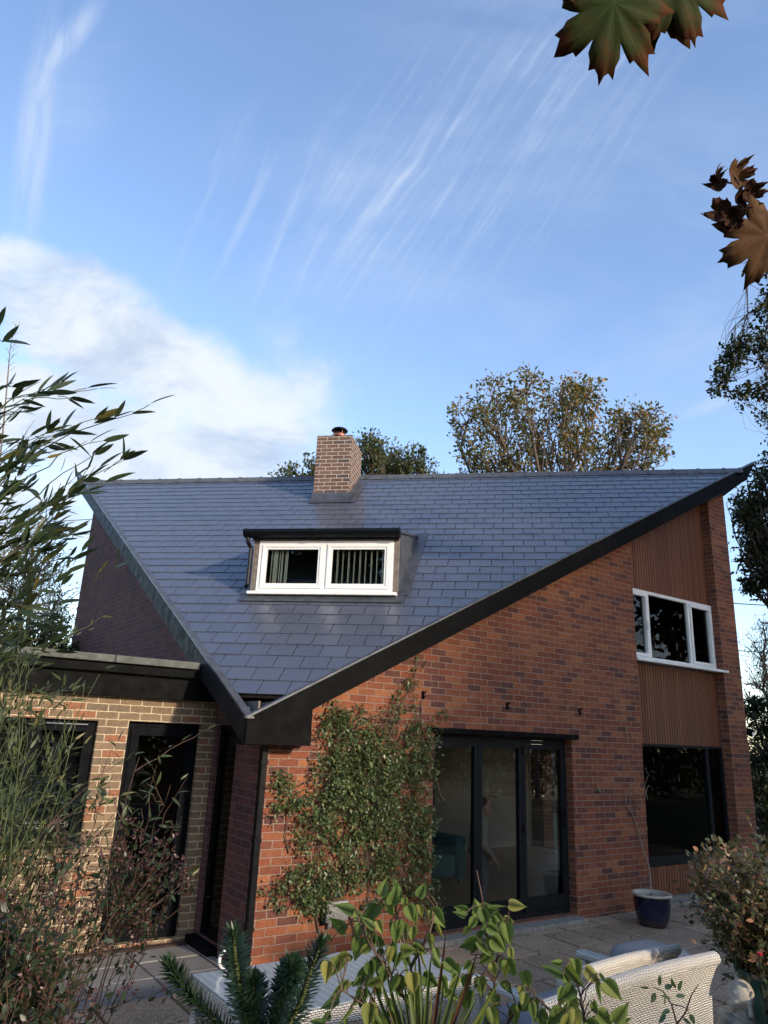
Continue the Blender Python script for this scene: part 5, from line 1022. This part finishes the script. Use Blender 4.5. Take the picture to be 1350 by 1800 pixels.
tubes('twig',[(curve(at(1560,400,1.0),at(1279,321,.95),(0,0,.006),14,.0008),np.linspace(.004,.0012,14)),(curve(at(1301,323,.95),at(1290,308,.95),None,5),[.0009]*5),(curve(at(1301,324,.95),at(1300,338,.95),None,5),[.0009]*5),(curve(at(1380,350,.95),at(1345,414,.94),(.003,0,0),7),np.linspace(.0016,.001,7)),(curve(at(1279,321,.95),at(1266,326,.95),None,5),[.0008]*5)],'red_stem',t,6)
maple_leaf(t,'maple_brown',(1350,414,.94),.072,-152,(.0,.1),0,.10,'large flat light brown maple leaf')
maple_leaf(t,'maple_brown',(1288,311,.95),.034,20,(.5,.6),1.8,.2); maple_leaf(t,'maple_dark',(1266,322,.95),.026,-120,(.5,-.9),2.2,.2); maple_leaf(t,'maple_dark',(1262,316,.95),.020,110,(.5,.9),2.0,.2)
maple_leaf(t,'maple_dark',(1300,340,.95),.034,-115,(.5,.7),2.4,.2,'tightly curled dark maple leaf'); maple_leaf(t,'maple_dark',(1312,338,.95),.028,-10,(.4,-.6),2.0,.2); maple_leaf(t,'maple_dark',(1282,372,.95),.042,-120,(.35,-.6),1.9,.2)
maple_leaf(t,'maple_dark',(1292,384,.94),.030,200,(.6,.2),2.2,.2)
# ================================================================= things seen through the glass
t=thing('teal_sofa',(3.9,2.4,-.02),'teal upholstered sofa seen dimly through the left pane of the folding door','sofa')
m=MB(); m.rbox(3.0,4.3,2.0,2.8,.08,.40,.05,3); m.build('seat','teal_fabric',t); m=MB(); m.rbox(3.0,4.3,2.81,3.02,.08,.86,.06,3); m.build('backrest','teal_fabric',t)
for x in (2.80,4.31): m=MB(); m.rbox(x,x+.19,2.0,3.0,.05,.62,.05,3); m.build('armrest','teal_fabric',t)
for x in (2.88,4.4):
    for y in (2.06,2.94): MB().tube([(x,y,-.02),(x,y,.06)],.02,8).build('leg','old_timber',t)
t=thing('leather_armchair',(7.6,.75,-.02),'brown leather armchair standing just inside the lower window','armchair')
m=MB(); m.rbox(6.75,8.05,.62,1.35,.10,.46,.07,3); m.build('seat','leather',t); m=MB(); m.rbox(6.75,8.05,.42,.60,.10,.70,.07,3); m.build('backrest','leather',t)
for x in (6.53,8.07): MB().rbox(x,x+.2,.44,1.35,.08,.62,.07,3).build('armrest','leather',t)
for x in (6.6,8.2):
    for y in (.5,1.3): MB().tube([(x,y,-.02),(x,y,.09)],.02,8).build('leg','old_timber',t)
vp=plane_pt(1243,1470,1,.40); t=MB().lathe([(0,-.02),(.13,-.02),(.17,.15),(.20,.40),(.17,.65),(.11,.85),(.10,.90),(.09,.90),(.08,.80)],32,(vp.x,vp.y,0)).build('floor_vase','vase_weave',smooth=True,merge=True); tag(t,'tall tapering beige vase with a diamond texture inside the lower window','vase')
# person indoors, half hidden by the door frame, head bowed
pp=plane_pt(847,1500,1,.80); X0,Y0=pp.x,pp.y
RQ=R(62)
def q(a,b,c): return (X0+a*math.cos(RQ)-b*math.sin(RQ),Y0+a*math.sin(RQ)+b*math.cos(RQ),-.02+c)
t=thing('person',q(0,0,0),'person indoors in a cream sweater and dark trousers, half hidden behind the door frame','person')
body=[(q(0,-.03,1.20),(.083,.078,.105)),(q(0,-.075,1.15),(.045,.045,.05)),(q(0,-.112,1.185),(.016,.014,.02)),(q(0,0,1.12),q(0,.02,1.04),.048,.055),(q(0,.03,.98),q(0,.04,.75),.11,.12),(q(-.15,.03,.99),q(.15,.03,.99),.05,.05),(q(0,.04,.72),(.15,.11,.11)),
 (q(.18,.03,.97),q(.24,.04,.76),.045,.036),(q(.24,.04,.76),q(.20,-.10,.60),.036,.026),(q(-.18,.03,.97),q(-.24,.04,.76),.045,.036),(q(-.24,.04,.76),q(-.20,-.10,.60),.036,.026),
 (q(.08,.03,.68),q(.10,.0,.36),.08,.055),(q(.10,.0,.36),q(.10,.03,.06),.052,.035),(q(-.08,.03,.68),q(-.10,.0,.36),.08,.055),(q(-.10,.0,.36),q(-.10,.03,.06),.052,.035),(q(.10,.04,.03),q(.10,-.12,.025),.035,.028),(q(-.10,.04,.03),q(-.10,-.12,.025),.035,.028),
 (q(.082,-.03,1.19),q(.084,-.03,1.16),.014,.012),(q(-.082,-.03,1.19),q(-.084,-.03,1.16),.014,.012)]
for s in (1,-1):
    body.append((q(s*.20,-.10,.60),q(s*.19,-.15,.54),.026,.030))
    for k,ln in enumerate((.055,.068,.072,.062)): x=s*(.165+.017*k); body.append((q(x,-.155,.53),q(x-s*.004,-.165,.53-ln*.6),.0085,.008)); body.append((q(x-s*.004,-.165,.53-ln*.6),q(x-s*.006,-.150,.53-ln),.008,.007))
    body.append((q(s*.165,-.135,.56),q(s*.145,-.155,.51),.010,.008))
blend('body',body,'skin',t,.0075,smooth=3)
blend('sweater',[(q(0,.03,.99),q(0,.04,.74),.128,.145),(q(-.15,.03,.99),q(.15,.03,.99),.066,.066),(q(0,.045,.70),(.165,.128,.08)),(q(.18,.03,.97),q(.245,.04,.76),.066,.056),(q(.245,.04,.76),q(.208,-.075,.625),.056,.044),(q(-.18,.03,.97),q(-.245,.04,.76),.066,.056),(q(-.245,.04,.76),q(-.208,-.075,.625),.056,.044)],'sweater',t,.010,smooth=3)
blend('trousers',[(q(0,.04,.67),(.162,.122,.10)),(q(.08,.03,.64),q(.10,.0,.36),.092,.070),(q(.10,.0,.36),q(.10,.03,.08),.068,.056),(q(-.08,.03,.64),q(-.10,.0,.36),.092,.070),(q(-.10,.0,.36),q(-.10,.03,.08),.068,.056)],'trousers',t,.010,smooth=3)
blend('hair',[(q(0,-.005,1.235),(.084,.085,.085)),(q(0,.045,1.17),(.075,.05,.09))],'hair',t,.009,smooth=3)
for s in (-1,1): MB().lathe([(0,-.007),(.006,-.004),(.008,0),(.006,.004),(0,.007)],10,q(s*.028,-.108,1.205)).build('eye','black_gloss',t)

# fallen leaves and bits on the paving
n=150; P=np.stack([rng.uniform(-1.6,9,n),rng.uniform(-4.5,.0,n),np.full(n,GZ+.012)],1); near=rng.random(n)<.35; P[near,1]=rng.uniform(-.75,-.22,near.sum())
P=P[~((P[:,0]<0)&(P[:,1]>-.28)&(P[:,0]>-.1))]; n=len(P)
tag(leaves('leaf_litter',T_OV,P,np.stack([rng.normal(0,1,n),rng.normal(0,1,n),rng.normal(0,.08,n)],1),rng.uniform(.02,.055,n),'oak_leaf',None,roll=.25),'scattered small brown fallen leaves lying on the paving','leaf litter',kind='stuff')
